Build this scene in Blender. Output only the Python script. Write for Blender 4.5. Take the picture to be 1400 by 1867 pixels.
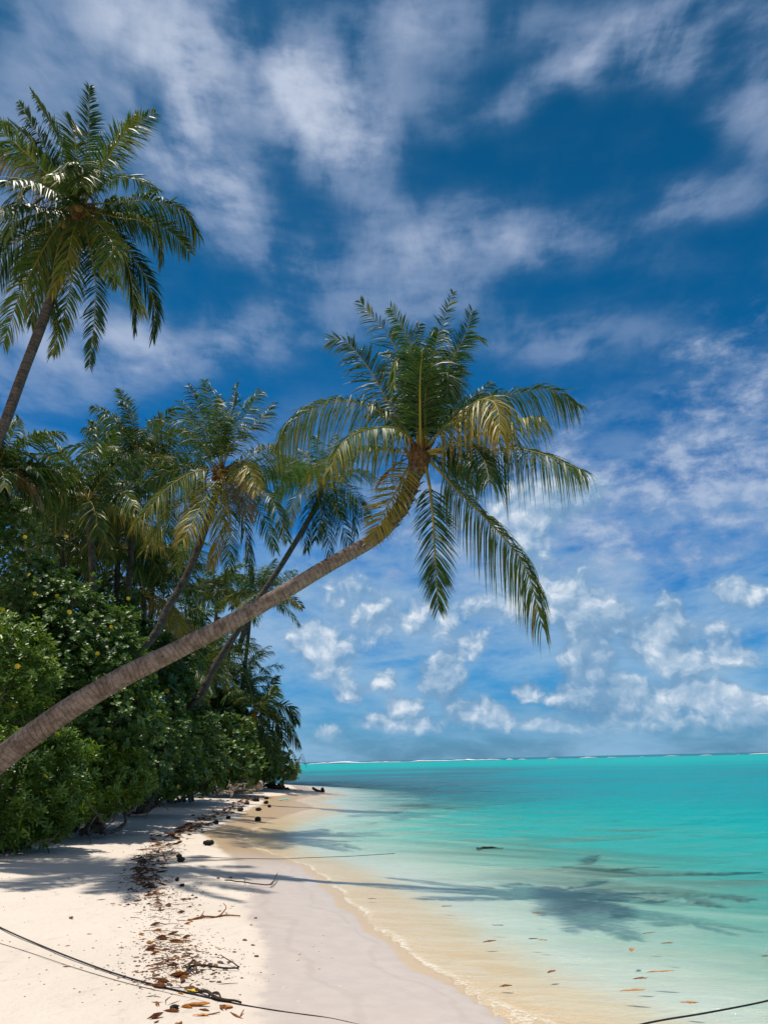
import bpy, math, random
import numpy as np
from mathutils import Matrix, Vector, noise as mnoise

for o in list(bpy.data.objects):
    bpy.data.objects.remove(o, do_unlink=True)
SC = bpy.context.scene
COL = SC.collection
R = math.radians

# ------------------------------------------------------------------ camera
EYE = 1.6
PITCH, ROLL, FPX = R(17.94), R(-1.3), 1400.0
cam_d = bpy.data.cameras.new('camera')
cam = bpy.data.objects.new('camera', cam_d)
COL.objects.link(cam)
CM = Matrix.Rotation(math.pi / 2 + PITCH, 4, 'X') @ Matrix.Rotation(ROLL, 4, 'Z')
CM.translation = (0, 0, EYE)
cam.matrix_world = CM
cam_d.sensor_fit = 'HORIZONTAL'
cam_d.sensor_width = 36
cam_d.lens = 36
cam_d.clip_start = 0.05
cam_d.clip_end = 20000
SC.camera = cam
CR = np.array(CM.to_3x3())

def ray(px, py):
    v = CR @ np.array([(px - 700) / FPX, -(py - 933.5) / FPX, -1.0])
    return v
def at(px, py, Y):
    """world point seen at photo pixel px,py when it stands Y metres ahead"""
    v = ray(px, py)
    return np.array([0, 0, EYE]) + v * (Y / v[1])
def ae(px, py):
    v = ray(px, py); v = v / np.linalg.norm(v)
    return math.degrees(math.atan2(v[0], v[1])), math.degrees(math.asin(v[2]))

# ------------------------------------------------------------------ sun + exposure
SUND = np.array([-0.205, 0.125, 1.0]); SUND /= np.linalg.norm(SUND)   # towards the sun
sd_ = bpy.data.lights.new('sun', 'SUN')
sd_.energy = 4.5; sd_.angle = R(0.5); sd_.color = (1.0, 0.94, 0.84)
sun = bpy.data.objects.new('sun', sd_); COL.objects.link(sun)
sun.rotation_euler = Vector(SUND).to_track_quat('Z', 'Y').to_euler()
SC.view_settings.view_transform = 'Standard'
SC.view_settings.look = 'None'
SC.view_settings.exposure = 0.0
SC.view_settings.gamma = 1.0
SC.view_settings.use_curve_mapping = False
SC.render.engine = 'CYCLES'
SC.cycles.use_denoising = True
SC.cycles.use_adaptive_sampling = True
SC.cycles.adaptive_threshold = 0.012
SC.cycles.max_bounces = 6
SC.cycles.diffuse_bounces = 3
SC.cycles.glossy_bounces = 2
SC.cycles.transmission_bounces = 4
SC.cycles.caustics_reflective = False
SC.cycles.caustics_refractive = False
SC.cycles.sample_clamp_indirect = 4.0

# ------------------------------------------------------------------ node helpers
class NT:
    def __init__(s, tree):
        s.t = tree; s.n = tree.nodes; s.l = tree.links
    def node(s, typ, **kw):
        n = s.n.new(typ)
        for k, v in kw.items():
            setattr(n, k, v)
        return n
    def put(s, sock, v):
        if isinstance(v, bpy.types.NodeSocket): s.l.new(v, sock)
        else:
            if sock.type == 'RGBA' and len(v) == 3: v = (*v, 1)
            sock.default_value = v
    def m(s, op, a, b=0.0, c=None, clamp=False):
        n = s.node('ShaderNodeMath', operation=op, use_clamp=clamp)
        s.put(n.inputs[0], a)
        if op not in ('SINE', 'COSINE', 'ARCSINE', 'ABSOLUTE', 'SQRT'): s.put(n.inputs[1], b)
        if c is not None: s.put(n.inputs[2], c)
        return n.outputs[0]
    def add(s, a, b): return s.m('ADD', a, b)
    def sub(s, a, b): return s.m('SUBTRACT', a, b)
    def mul(s, a, b): return s.m('MULTIPLY', a, b)
    def ss(s, x, lo, hi, a=0.0, b=1.0):
        n = s.node('ShaderNodeMapRange', interpolation_type='SMOOTHSTEP')
        s.put(n.inputs['Value'], x); n.inputs['From Min'].default_value = lo; n.inputs['From Max'].default_value = hi
        n.inputs['To Min'].default_value = a; n.inputs['To Max'].default_value = b
        return n.outputs['Result']
    def lin(s, x, lo, hi, a=0.0, b=1.0):
        n = s.node('ShaderNodeMapRange')
        s.put(n.inputs['Value'], x); n.inputs['From Min'].default_value = lo; n.inputs['From Max'].default_value = hi
        n.inputs['To Min'].default_value = a; n.inputs['To Max'].default_value = b
        return n.outputs['Result']
    def mix(s, f, a, b, blend='MIX'):
        n = s.node('ShaderNodeMix', data_type='RGBA', blend_type=blend)
        s.put(n.inputs[0], f); s.put(n.inputs[6], a); s.put(n.inputs[7], b)
        return n.outputs[2]
    def noise(s, vec, scale, detail=4, rough=0.5, dist=0.0, lac=2.0, out='Fac', dims='3D'):
        n = s.node('ShaderNodeTexNoise', noise_dimensions=dims)
        s.put(n.inputs['Vector'], vec); n.inputs['Scale'].default_value = scale
        n.inputs['Detail'].default_value = detail; n.inputs['Roughness'].default_value = rough
        n.inputs['Lacunarity'].default_value = lac; n.inputs['Distortion'].default_value = dist
        return n.outputs[out]
    def comb(s, x, y, z=0.0):
        n = s.node('ShaderNodeCombineXYZ')
        for i, v in enumerate((x, y, z)): s.put(n.inputs[i], v)
        return n.outputs[0]
    def vm(s, op, a, b=None, sc=None):
        n = s.node('ShaderNodeVectorMath', operation=op)
        s.put(n.inputs[0], a)
        if b is not None: s.put(n.inputs[1], b)
        if sc is not None: s.put(n.inputs['Scale'], sc)
        return n.outputs['Value'] if op == 'LENGTH' else n.outputs[0]
    def mapping(s, vec, loc=(0, 0, 0), rot=(0, 0, 0), scale=(1, 1, 1), typ='POINT'):
        n = s.node('ShaderNodeMapping', vector_type=typ)
        s.put(n.inputs[0], vec)
        n.inputs[1].default_value = loc; n.inputs[2].default_value = rot; n.inputs[3].default_value = scale
        return n.outputs[0]
    def ramp(s, x, stops, interp='LINEAR'):
        n = s.node('ShaderNodeValToRGB'); s.put(n.inputs[0], x)
        cr = n.color_ramp; cr.interpolation = interp
        while len(cr.elements) < len(stops): cr.elements.new(0.5)
        for e, (p, c) in zip(cr.elements, stops):
            e.position = p; e.color = (*c, 1) if len(c) == 3 else c
        return n.outputs[0]
    def attr(s, name):
        return s.node('ShaderNodeAttribute', attribute_name=name).outputs['Fac']
    def bump(s, h, strength, dist, normal=None):
        n = s.node('ShaderNodeBump'); s.put(n.inputs['Height'], h)
        n.inputs['Strength'].default_value = strength; n.inputs['Distance'].default_value = dist
        if normal is not None: s.put(n.inputs['Normal'], normal)
        return n.outputs[0]

# ------------------------------------------------------------------ world: sky texture + clouds placed by direction
W = bpy.data.worlds.new('World'); SC.world = W
W.use_nodes = True
W.cycles.sampling_method = 'MANUAL'; W.cycles.sample_map_resolution = 512
w = NT(W.node_tree); w.n.clear()
gen = w.node('ShaderNodeTexCoord').outputs['Generated']
sep = w.node('ShaderNodeSeparateXYZ'); w.put(sep.inputs[0], gen)
dx, dy, dz = sep.outputs
az = w.mul(w.m('ARCTAN2', dx, dy), 57.2958)
el = w.mul(w.m('ARCSINE', dz), 57.2958)
sky = w.node('ShaderNodeTexSky', sky_type='NISHITA', sun_disc=False)
sky.sun_elevation = math.asin(SUND[2]); sky.sun_rotation = math.atan2(SUND[0], SUND[1])
sky.altitude = 0; sky.air_density = 1.0; sky.dust_density = 0.4; sky.ozone_density = 3.0
base = w.mix(1.0, sky.outputs[0], w.ramp(w.lin(el, 0, 60), [
    (0.0, (0.20, 0.50, 1.00)), (0.10, (0.12, 0.56, 0.98)), (0.25, (0.03, 0.54, 1.00)),
    (0.50, (0.02, 0.48, 0.72)), (0.75, (0.03, 0.42, 0.58)), (1.0, (0.12, 0.42, 0.56))]), 'MULTIPLY')
AE = w.comb(az, el, 0.0)
warp = w.noise(AE, 0.10, 4, 0.42, 0.0, out='Color')
warpv = w.vm('SCALE', w.vm('SUBTRACT', warp, (0.5, 0.5, 0.5)), sc=2.6)
AEw = w.vm('ADD', AE, warpv)
warp2 = w.vm('SCALE', w.vm('SUBTRACT', w.noise(AE, 0.45, 5, 0.5, 0.0, out='Color'), (0.5, 0.5, 0.5)), sc=1.7)
AEc = w.vm('ADD', AE, warp2)
def blob(vec, px, py, rx, ry, rot=0, s=1.0):
    c = np.array(ae(px, py)); t = R(rot)
    a = np.array(ae(px + rx * math.cos(t) * .5, py - rx * math.sin(t) * .5)) - c
    b = np.array(ae(px + ry * math.sin(t) * .5, py + ry * math.cos(t) * .5)) - c
    mp = w.mapping(vec, (c[0], c[1], 0), (0, 0, math.atan2(a[1], a[0])), (2 * np.linalg.norm(a), 2 * np.linalg.norm(b), 1), 'TEXTURE')
    l = w.vm('LENGTH', mp)
    return w.ss(l, 1.0, 0.0, 0.0, s)
def blobs(vec, lst, k=1.0):
    acc = None
    for b in lst:
        b = (b[0], b[1], b[2] * k, b[3] * k) + tuple(b[4:])
        vv_ = vec if acc is None else w.vm('ADD', vec, w.mul(acc, 1e-6))   # evaluated one after another (keeps the shader small)
        v = blob(vv_, *b); acc = v if acc is None else w.add(acc, v)
    return acc
# high cloud layer on a plane overhead
inv = w.m('DIVIDE', 1.0, w.m('MAXIMUM', w.add(dz, 0.06), 0.03))
PL = w.comb(w.mul(dx, inv), w.mul(dy, inv), 0.0)
cirr_mask = blobs(AEw, [
    (300, 120, 330, 110, -48, 0.75), (420, 90, 330, 100, -42, 0.75), (600, 230, 210, 130, -40, 1.15), (330, 240, 330, 110, -52, 0.9), (560, 120, 260, 130, -35, .45), (740, 110, 170, 200, 10, .5),
    (120, 60, 380, 280, 0, 0.55), (60, 360, 420, 280, 0, 0.40), (400, 350, 260, 110, -35, 0.45),
    (1000, 150, 300, 55, 32, 0.55), (1180, 80, 330, 120, 12, 0.65), (1330, 170, 300, 110, -30, 0.7), (1390, 60, 260, 160, 0, .4), (800, 20, 500, 110, 0, 0.35),
    (830, 430, 300, 110, 4, 0.85), (640, 500, 340, 75, -4, 0.45), (1180, 380, 360, 80, 20, 0.4), (1340, 350, 260, 60, 0, .3), (1100, 470, 400, 50, 0, .25),
    (1000, 610, 420, 85, -2, 0.5), (760, 560, 300, 60, 10, .3), (150, 640, 420, 130, 4, 0.75), (430, 600, 340, 110, 6, 0.42), (60, 500, 360, 160, 0, .35),
    (750, 1060, 600, 130, 2, 0.62), (1200, 1090, 560, 130, 0, 0.62), (560, 1180, 520, 120, 0, .5), (900, 960, 420, 110, 0, .3)], 1.12)
n1 = w.noise(w.mapping(PL, rot=(0, 0, R(8)), scale=(1.4, 0.7, 1)), 2.0, 6, 0.55, 0.6)
n1b = w.noise(w.mapping(PL, rot=(0, 0, R(-16)), scale=(2.0, 0.9, 1)), 4.6, 10, 0.60, 0.35)
n1c = w.noise(w.mapping(AE, rot=(0, 0, R(33)), scale=(0.30, 1.0, 1)), 0.62, 8, 0.56, 0.1)
nn = w.add(w.add(w.mul(n1, 0.40), w.mul(n1b, 0.34)), w.mul(n1c, 0.26))
cm = w.m('POWER', w.m('MINIMUM', cirr_mask, 1.4), 1.35)
cd = w.mul(cm, w.ss(nn, 0.36, 0.62, 0.16, 1.45))
vn = w.noise(w.mapping(AE, rot=(0, 0, R(-6)), scale=(0.35, 1.0, 1)), 0.30, 7, 0.58, 0.3)
cd = w.add(cd, w.mul(w.ss(nn, 0.42, 0.70), 0.10))
cd = w.add(cd, w.mul(w.mul(w.ss(vn, 0.38, 0.66), w.ss(el, 30, 18)), 0.42))
cd = w.m('DIVIDE', w.mul(cd, 1.12), w.add(cd, 0.70))
cd = w.m('MULTIPLY', cd, w.ss(cd, 0.0, 0.40, 0.5, 1.0), clamp=True)
# small puffs of high cloud on the right
puff_mask = blobs(AEw, [(1330, 760, 330, 260, 60, 0.95), (1000, 860, 340, 150, 10, 0.95), (1060, 880, 150, 90, 10, 0.5), (1240, 950, 380, 170, 18, 1.05),
                        (1110, 745, 160, 70, 0, 0.6), (960, 980, 330, 230, 0, 0.75), (700, 1010, 320, 160, 0, 0.5)], 1.1)
n2 = w.noise(w.mapping(AE, rot=(0, 0, R(12)), scale=(0.75, 1.25, 1)), 0.50, 9, 0.62, 0.1)
pd = w.ss(w.add(w.mul(w.m('MINIMUM', puff_mask, 1.1), 0.26), n2), 0.50, 0.98)
pd = w.m('MULTIPLY', w.mul(pd, .9), w.lin(puff_mask, 0.0, 0.35), clamp=True)
# cumulus towards the horizon
CUM = [(600, 1200, 90, 75, -30, 1.0), (560, 1160, 80, 60, 0, .8), (640, 1265, 60, 35, 0, 0.8), (700, 1240, 42, 42, 0, 1.0),
       (805, 1235, 75, 62, -25, 1.15), (870, 1300, 95, 42, 0, 1.0), (920, 1320, 100, 35, 0, .7), (1040, 1270, 80, 42, 0, 1.1),
       (1125, 1262, 75, 50, 10, 1.1), (1065, 1200, 85, 85, 20, 1.15), (1080, 1120, 130, 75, 0, 1.1), (990, 1080, 170, 80, 10, .8),
       (1220, 1110, 50, 60, 10, 1.1), (1190, 1175, 95, 70, 10, .9), (1245, 1210, 65, 42, 0, 1.1), (1240, 1270, 150, 60, 0, .95),
       (1320, 1275, 90, 50, 0, .95), (1390, 1290, 70, 48, 0, 1.1), (1130, 1320, 180, 55, 0, .8), (1330, 1325, 200, 40, 0, .7),
       (760, 1320, 110, 38, 0, .8), (600, 1340, 50, 28, 0, 1.0), (680, 1315, 90, 38, 0, .6), (1290, 1150, 160, 70, 0, .5),
       (970, 960, 120, 90, 60, 0.9), (1040, 900, 115, 62, 10, 1.15), (930, 930, 75, 80, 0, 1.0), (860, 1120, 200, 80, 0, .45), (700, 1130, 180, 90, 0, .6), (600, 1060, 160, 80, 0, .4),
       (740, 1285, 55, 28, 0, 1.0), (1000, 1325, 70, 24, 0, .95), (960, 1255, 60, 34, 0, .95), (1180, 1290, 70, 30, 0, 1.0), (850, 1180, 70, 40, 20, .85), (1320, 1200, 90, 45, 0, .9), (1350, 1080, 110, 50, 0, .8),
       (-200, 1250, 400, 90, 0, .9), (1800, 1240, 350, 110, 0, .9)]
cum_mask = blobs(AEc, CUM, 1.0)
def cumn(off, det=8):
    v = w.vm('ADD', AEc, (off[0], off[1], 3.0))
    n_ = w.noise(w.mapping(v, scale=(0.8, 1.1, 1)), 0.60, det, 0.60, 0.1)
    vo = w.node('ShaderNodeTexVoronoi', voronoi_dimensions='2D', feature='SMOOTH_F1', normalize=True)
    w.put(vo.inputs['Vector'], v); vo.inputs['Scale'].default_value = 0.62; vo.inputs['Detail'].default_value = 2.5
    vo.inputs['Roughness'].default_value = 0.55; vo.inputs['Smoothness'].default_value = 0.35
    return w.add(w.mul(n_, 0.55), w.m('MULTIPLY_ADD', vo.outputs['Distance'], -0.55, 0.50))
nc0 = cumn((0, 0)); nc1 = cumn((-0.35, 0.6))
cum_up = blobs(w.vm('ADD', AEc, (-0.4, 1.1, 0)), [c_ for c_ in CUM if c_[5] >= 1.1], 1.12)
cden = w.add(w.mul(w.m('MINIMUM', cum_mask, 1.2), 0.60), nc0)
cc = w.mul(w.ss(cden, 0.68, 0.98), w.ss(cum_mask, 0.05, 0.4))
relief = w.add(w.add(w.mul(w.sub(nc0, nc1), 2.6), 0.40), w.mul(w.sub(0.55, cum_up), 0.5))
# grey haze bank between the puffs near the horizon
bank = w.mul(w.ss(w.noise(w.mapping(AEw, scale=(0.35, 1.2, 1)), 0.28, 6, 0.6, 0.2), 0.36, 0.66), w.ss(el, 18.0, 5.0))
bank = w.mul(bank, 0.92)
SK = 10.0   # cloud radiance in sky-texture units (background strength 0.1)
def kk(c, k=1.0): return tuple(v * SK * k for v in c)
cirr_col = w.mix(w.ss(el, 28, 12), w.ramp(cd, [(0.0, kk((.18, .32, .54))), (0.5, kk((.36, .46, .66))), (0.95, kk((.72, .78, .90)))]), w.ramp(cd, [(0.0, kk((.18, .37, .60))), (0.5, kk((.30, .48, .67))), (0.95, kk((.54, .66, .80)))]))
puff_col = w.ramp(pd, [(0.0, kk((.22, .36, .58))), (0.5, kk((.33, .43, .62))), (1.0, kk((.52, .61, .76)))])
cum_col = w.ramp(w.add(w.mul(relief, 0.55), w.mul(w.ss(cden, .76, 1.15), 0.35)), [(0.0, kk((.14, .29, .48))), (0.40, kk((.22, .38, .57))), (0.70, kk((.44, .57, .72))), (1.0, kk((.86, .90, .95)))])
bank_col = w.mix(w.ss(el, 12, 1), kk((.38, .53, .71)), kk((.24, .47, .70)))
col = w.mix(bank, base, bank_col)
col = w.mix(cd, col, cirr_col)
col = w.mix(w.mul(pd, 0.85), col, puff_col)
fadeh = w.ss(el, 0.4, 3.2)
col = w.mix(w.mul(w.mul(cc, 0.85), fadeh), col, cum_col)
# added fill light: invented bright cloud, unseen overhead and behind, whitens the shade
over = w.m('MAXIMUM', w.ss(el, 56, 70), w.mul(w.ss(dy, 0.0, -0.4), 0.35))
ovn = w.ss(w.noise(gen, 3.0, 5, 0.6, 0.2), 0.30, 0.62, 0.45, 1.0)
col = w.mix(w.mul(over, ovn), col, kk((1.0, 0.96, 0.92), 0.50))
bg = w.node('ShaderNodeBackground'); bg.inputs['Strength'].default_value = 0.1
w.put(bg.inputs[0], col)
w.l.new(bg.outputs[0], w.node('ShaderNodeOutputWorld').inputs[0])

# ------------------------------------------------------------------ mesh helpers
def mesh(name, V, F, tint=None, attrs=None, matidx=None, smooth=True, uv=None):
    """V (n,3); F list of int arrays, each (m,k) polygons"""
    V = np.asarray(V, dtype=np.float32)
    me = bpy.data.meshes.new(name)
    me.vertices.add(len(V)); me.vertices.foreach_set('co', V.ravel())
    loops = np.concatenate([f.ravel() for f in F]).astype(np.int32)
    sizes = np.concatenate([np.full(len(f), f.shape[1], dtype=np.int32) for f in F])
    starts = np.concatenate([[0], np.cumsum(sizes)[:-1]]).astype(np.int32)
    me.loops.add(len(loops)); me.loops.foreach_set('vertex_index', loops)
    me.polygons.add(len(sizes)); me.polygons.foreach_set('loop_start', starts); me.polygons.foreach_set('loop_total', sizes)
    me.polygons.foreach_set('use_smooth', np.full(len(sizes), smooth))
    if matidx is not None: me.polygons.foreach_set('material_index', matidx.astype(np.int32))
    me.update(calc_edges=True)
    A = dict(attrs or {})
    if tint is not None: A['tint'] = tint
    for k, v in A.items():
        a = me.attributes.new(k, 'FLOAT', 'POINT'); a.data.foreach_set('value', np.asarray(v, dtype=np.float32))
    if uv is not None:
        l = me.uv_layers.new(name='UVMap'); l.data.foreach_set('uv', np.asarray(uv, dtype=np.float32)[loops].ravel())
    return me

def link(name, me, mats, parent=None, loc=None):
    o = bpy.data.objects.new(name, me); COL.objects.link(o)
    if me is not None:
        for m_ in (mats if isinstance(mats, (list, tuple)) else [mats]):
            me.materials.append(m_)
    if parent is not None: o.parent = parent
    if loc is not None: o.location = loc
    return o
def tag(o, label=None, cat=None, group=None, kind=None):
    if label: o['label'] = label
    if cat: o['category'] = cat
    if group: o['group'] = group
    if kind: o['kind'] = kind
    return o
def thing(name, label, cat, loc, group=None):
    o = bpy.data.objects.new(name, None); COL.objects.link(o)
    o.location = tuple(float(v) for v in loc); o.empty_display_size = 0.2
    return tag(o, label, cat, group)

class Acc:
    """collects pieces into one mesh"""
    def __init__(s): s.V = []; s.F = {}; s.T = []; s.M = {}; s.U = []; s.n = 0
    def add(s, V, F, tint=0.0, mat=0, uv=None):
        V = np.asarray(V, dtype=float)
        for f in F:
            f = np.asarray(f); k = f.shape[1]
            s.F.setdefault(k, []).append(f + s.n); s.M.setdefault(k, []).append(np.full(len(f), mat))
        s.V.append(V); s.T.append(np.broadcast_to(tint, (len(V),)).astype(float))
        s.U.append(np.zeros((len(V), 2)) if uv is None else uv)
        s.n += len(V)
    def mesh(s, name, origin=(0, 0, 0), smooth=True):
        V = np.concatenate(s.V) - np.asarray(origin, dtype=float)
        ks = sorted(s.F)
        return mesh(name, V, [np.concatenate(s.F[k]) for k in ks], tint=np.concatenate(s.T),
                    matidx=np.concatenate([np.concatenate(s.M[k]) for k in ks]), smooth=smooth, uv=np.concatenate(s.U))

def unit(v, axis=-1):
    return v / np.maximum(np.linalg.norm(v, axis=axis, keepdims=True), 1e-9)

def catmull(P, n):
    P = np.asarray(P, dtype=float)
    if len(P) == 2: return P[0] + (P[1] - P[0]) * np.linspace(0, 1, n)[:, None]
    Q = np.vstack([2 * P[0] - P[1], P, 2 * P[-1] - P[-2]])
    dense = []
    for i in range(1, len(Q) - 2):
        t = np.linspace(0, 1, 16, endpoint=False)[:, None]
        p0, p1, p2, p3 = Q[i - 1], Q[i], Q[i + 1], Q[i + 2]
        dense.append(0.5 * ((2 * p1) + (-p0 + p2) * t + (2 * p0 - 5 * p1 + 4 * p2 - p3) * t ** 2 + (-p0 + 3 * p1 - 3 * p2 + p3) * t ** 3))
    dense = np.vstack(dense + [P[-1:]])
    d = np.concatenate([[0], np.cumsum(np.linalg.norm(np.diff(dense, axis=0), axis=1))])
    s = np.linspace(0, d[-1], n)
    return np.stack([np.interp(s, d, dense[:, k]) for k in range(P.shape[1])], axis=1)

def tube(P, rad, sides=8, cap=True, flat=1.0):
    P = np.asarray(P, dtype=float); n = len(P)
    rad = np.broadcast_to(rad, (n,)) if np.ndim(rad) < 2 else rad
    T = unit(np.gradient(P, axis=0))
    ref = np.array([0, 0, 1.0]) if abs(T[0][2]) < 0.9 else np.array([1.0, 0, 0])
    a = unit(np.cross(T[0], ref)); A = [a]
    for i in range(1, n):
        a = A[-1] - T[i] * np.dot(A[-1], T[i]); A.append(a / max(np.linalg.norm(a), 1e-9))
    A = np.array(A); B = np.cross(T, A)
    th = np.arange(sides) / sides * 2 * math.pi
    rr = rad[:, None] if rad.ndim == 1 else rad
    V = P[:, None, :] + rr[..., None] * (np.cos(th)[None, :, None] * A[:, None, :] + flat * np.sin(th)[None, :, None] * B[:, None, :])
    V = V.reshape(-1, 3)
    i = np.arange(n - 1)[:, None] * sides; j = np.arange(sides)[None, :]; j2 = (j + 1) % sides
    F = np.stack([i + j, i + j2, i + sides + j2, i + sides + j], axis=-1).reshape(-1, 4)
    d = np.concatenate([[0], np.cumsum(np.linalg.norm(np.diff(P, axis=0), axis=1))])
    uv = np.stack([np.tile(th / (2 * math.pi), n), np.repeat(d, sides)], axis=1)
    Fs = [F]
    if cap:
        V = np.vstack([V, P[0], P[-1]]); uv = np.vstack([uv, [0, 0], [0, d[-1]]])
        jj = np.arange(sides); k = (n - 1) * sides
        Fs.append(np.stack([np.full(sides, n * sides), (jj + 1) % sides, jj], axis=-1))
        Fs.append(np.stack([np.full(sides, n * sides + 1), k + jj, k + (jj + 1) % sides], axis=-1))
    return V, Fs, uv

def lump(c, r, seed=0, amp=0.12, nu=14, nv=10, freq=2.0, rotz=0.0, tilt=0.0):
    u = np.arange(nu) / nu * 2 * math.pi; v = np.linspace(0, math.pi, nv)
    U, Vv = np.meshgrid(u, v)
    D = np.stack([np.cos(U) * np.sin(Vv), np.sin(U) * np.sin(Vv), np.cos(Vv)], axis=-1).reshape(-1, 3)
    f = np.array([1 + amp * mnoise.noise(Vector(d * freq + seed * 7.3)) * 2 for d in D])
    P = D * f[:, None] * np.asarray(r)
    Rm = np.array(Matrix.Rotation(rotz, 3, 'Z') @ Matrix.Rotation(tilt, 3, 'X'))
    P = P @ Rm.T + np.asarray(c)
    i = np.arange(nv - 1)[:, None] * nu; j = np.arange(nu)[None, :]; j2 = (j + 1) % nu
    F = np.stack([i + j, i + nu + j, i + nu + j2, i + j2], axis=-1).reshape(-1, 4)
    return P, [F]

# ------------------------------------------------------------------ shoreline and terrain
def gz0(px, py, z=0.0):
    v = ray(px, py); t = (z - EYE) / v[2]
    return (v * t)[:2]
shore_px = [(895, 1867), (850, 1822), (800, 1778), (745, 1732), (690, 1698), (648, 1655), (612, 1618), (570, 1588), (530, 1567),
            (480, 1552), (446, 1540), (436, 1526), (470, 1508), (527, 1489), (560, 1479), (588, 1472), (560, 1465), (540, 1459), (580, 1452), (600, 1446), (570, 1440), (548, 1434)]
S = [gz0(*p) for p in shore_px]
tip = S[-1]
shore_pts = [(60, -120), (22, -40), (9, -14), (4.6, -3), (2.9, 1.5), (1.6, 4.0)] + [tuple(p) for p in S] + [(tip[0] - 6, tip[1] + 10), (tip[0] - 30, tip[1] + 22), (-160, 110), (-500, 130)]
SP = catmull(shore_pts, 420)
wet_px = [(478, 1867), (474, 1800), (470, 1730), (458, 1670), (446, 1625), (436, 1590), (420, 1570), (398, 1545), (372, 1524), (385, 1512), (430, 1495), (446, 1480), (480, 1464), (478, 1454), (540, 1445)]

def segdist(P, L):
    best = np.full(len(P), 1e18)
    for a, b in zip(L[:-1], L[1:]):
        ab = b - a; l2 = (ab ** 2).sum()
        if l2 < 1e-12: continue
        t = np.clip(((P - a) @ ab) / l2, 0, 1)
        q = P - a - t[:, None] * ab
        best = np.minimum(best, (q ** 2).sum(1))
    return np.sqrt(best)
def inside(P, poly):
    c = np.zeros(len(P), bool); x, y = P[:, 0], P[:, 1]
    for (x1, y1), (x2, y2) in zip(poly, np.roll(poly, -1, axis=0)):
        if y1 == y2: continue
        k = ((y1 > y) != (y2 > y)) & (x < (x2 - x1) * (y - y1) / (y2 - y1) + x1)
        c ^= k
    return c
LAND = np.vstack([SP, [(-3000, 130), (-3000, -3000), (60, -3000)]])
def wob(x, y):
    return 0.035 * np.sin(2.1 * x + 1.3 * y) + 0.03 * np.sin(5.3 * x - 3.1 * y + 1) + 0.012 * np.sin(11 * x + 7.7 * y) + 0.008 * np.sin(23 * x - 17 * y)
def shore_sd(x, y):
    x = np.atleast_1d(np.asarray(x, dtype=float)); y = np.atleast_1d(np.asarray(y, dtype=float))
    P = np.stack([x, y], 1)
    d = segdist(P, SP[::2] if len(P) > 50000 else SP)
    s = np.where(inside(P, LAND), d, -d)
    return s + wob(x, y)
def zprof(s):
    up = 0.42 * (1 - np.exp(-np.maximum(s, 0) / 3.2))
    dn = -0.075 * np.minimum(-np.minimum(s, 0), 12) - 0.012 * np.clip(-s - 12, 0, 120)
    return np.where(s > 0, up, dn)
def zrel(x, y):
    return 0.012 * np.sin(1.7 * x + 0.6 * y) * np.sin(1.1 * y - 0.4 * x) + 0.005 * np.sin(4.1 * x + 2) * np.sin(3.3 * y)
def gz(x, y):
    s = shore_sd(x, y)
    return float((zprof(s) + zrel(np.atleast_1d(x), np.atleast_1d(y)) * np.clip(s, 0, 1))[0])
def G(px, py, lift=0.0):
    z = 0.0
    for _ in range(6):
        p = gz0(px, py, z); z = 0.5 * z + 0.5 * max(gz(p[0], p[1]), 0.0)
    p = gz0(px, py, z)
    return np.array([p[0], p[1], max(gz(p[0], p[1]), 0.0) + lift])
WP = [G(*p)[:2] for p in wet_px]
WP = catmull([(-0.2, -6), (-0.9, 2.0)] + [tuple(p) for p in WP] + [tuple(S[-1] + np.array([-1.0, 2]))], 200)

def spread(lo, hi, c0, c1, step, growth=1.10):
    core = list(np.arange(c0, c1 + 1e-6, step))
    out = []; v = c1; st = step
    while v < hi: st *= growth; v += st; out.append(v)
    left = []; v = c0; st = step
    while v > lo: st *= growth; v -= st; left.append(v)
    return np.array(left[::-1] + core + out)
xs = spread(-9000, 9000, -6.0, 6.5, 0.075)
ys = [-9000, -4000, -1500, -500, -200, -80, -30, -12, -5, -1, 1.5, 3, 4]
v = 4.5; st = 0.05
while v < 9000:
    ys.append(v); st = max(0.05, v * 0.0062) if v < 60 else st * 1.08; v += st
ys = np.array(ys)
GX, GY = np.meshgrid(xs, ys)
gx, gy = GX.ravel(), GY.ravel()
gs = shore_sd(gx, gy)
near = (np.abs(gx) < 40) & (gy < 90) & (gy > -10)
wd = np.full(len(gx), 5.0)
wdn = segdist(np.stack([gx[near], gy[near]], 1), WP)
# landward or seaward of the wet line: compare with the distance to the shore at the closest wet-line point
idx = np.array([0])
P2 = np.stack([gx[near], gy[near]], 1)
best = np.full(len(P2), 1e18); sgn = np.zeros(len(P2))
for a, b in zip(WP[:-1], WP[1:]):
    ab = b - a; l2 = (ab ** 2).sum(); t = np.clip(((P2 - a) @ ab) / l2, 0, 1)
    q = P2 - a - t[:, None] * ab; dd = (q ** 2).sum(1); k = dd < best - 1e-9
    cr = ab[0] * q[:, 1] - ab[1] * q[:, 0]
    best = np.where(k, dd, best); sgn = np.where(k, np.sign(cr), sgn)
wd[near] = np.sqrt(best) * sgn         # + to the left (dry side) of the line walking away from camera
wd[near] += 0.05 * np.sin(1.9 * gx[near] + 2.3 * gy[near]) + 0.02 * np.sin(7 * gx[near] - 5 * gy[near])
nxn, nyn = len(xs), len(ys)
ii = np.arange(nyn - 1)[:, None] * nxn + np.arange(nxn - 1)[None, :]
GF = np.stack([ii, ii + 1, ii + nxn + 1, ii + nxn], axis=-1).reshape(-1, 4)
zg = zprof(gs) + zrel(gx, gy) * np.clip(gs, 0, 1)

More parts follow.
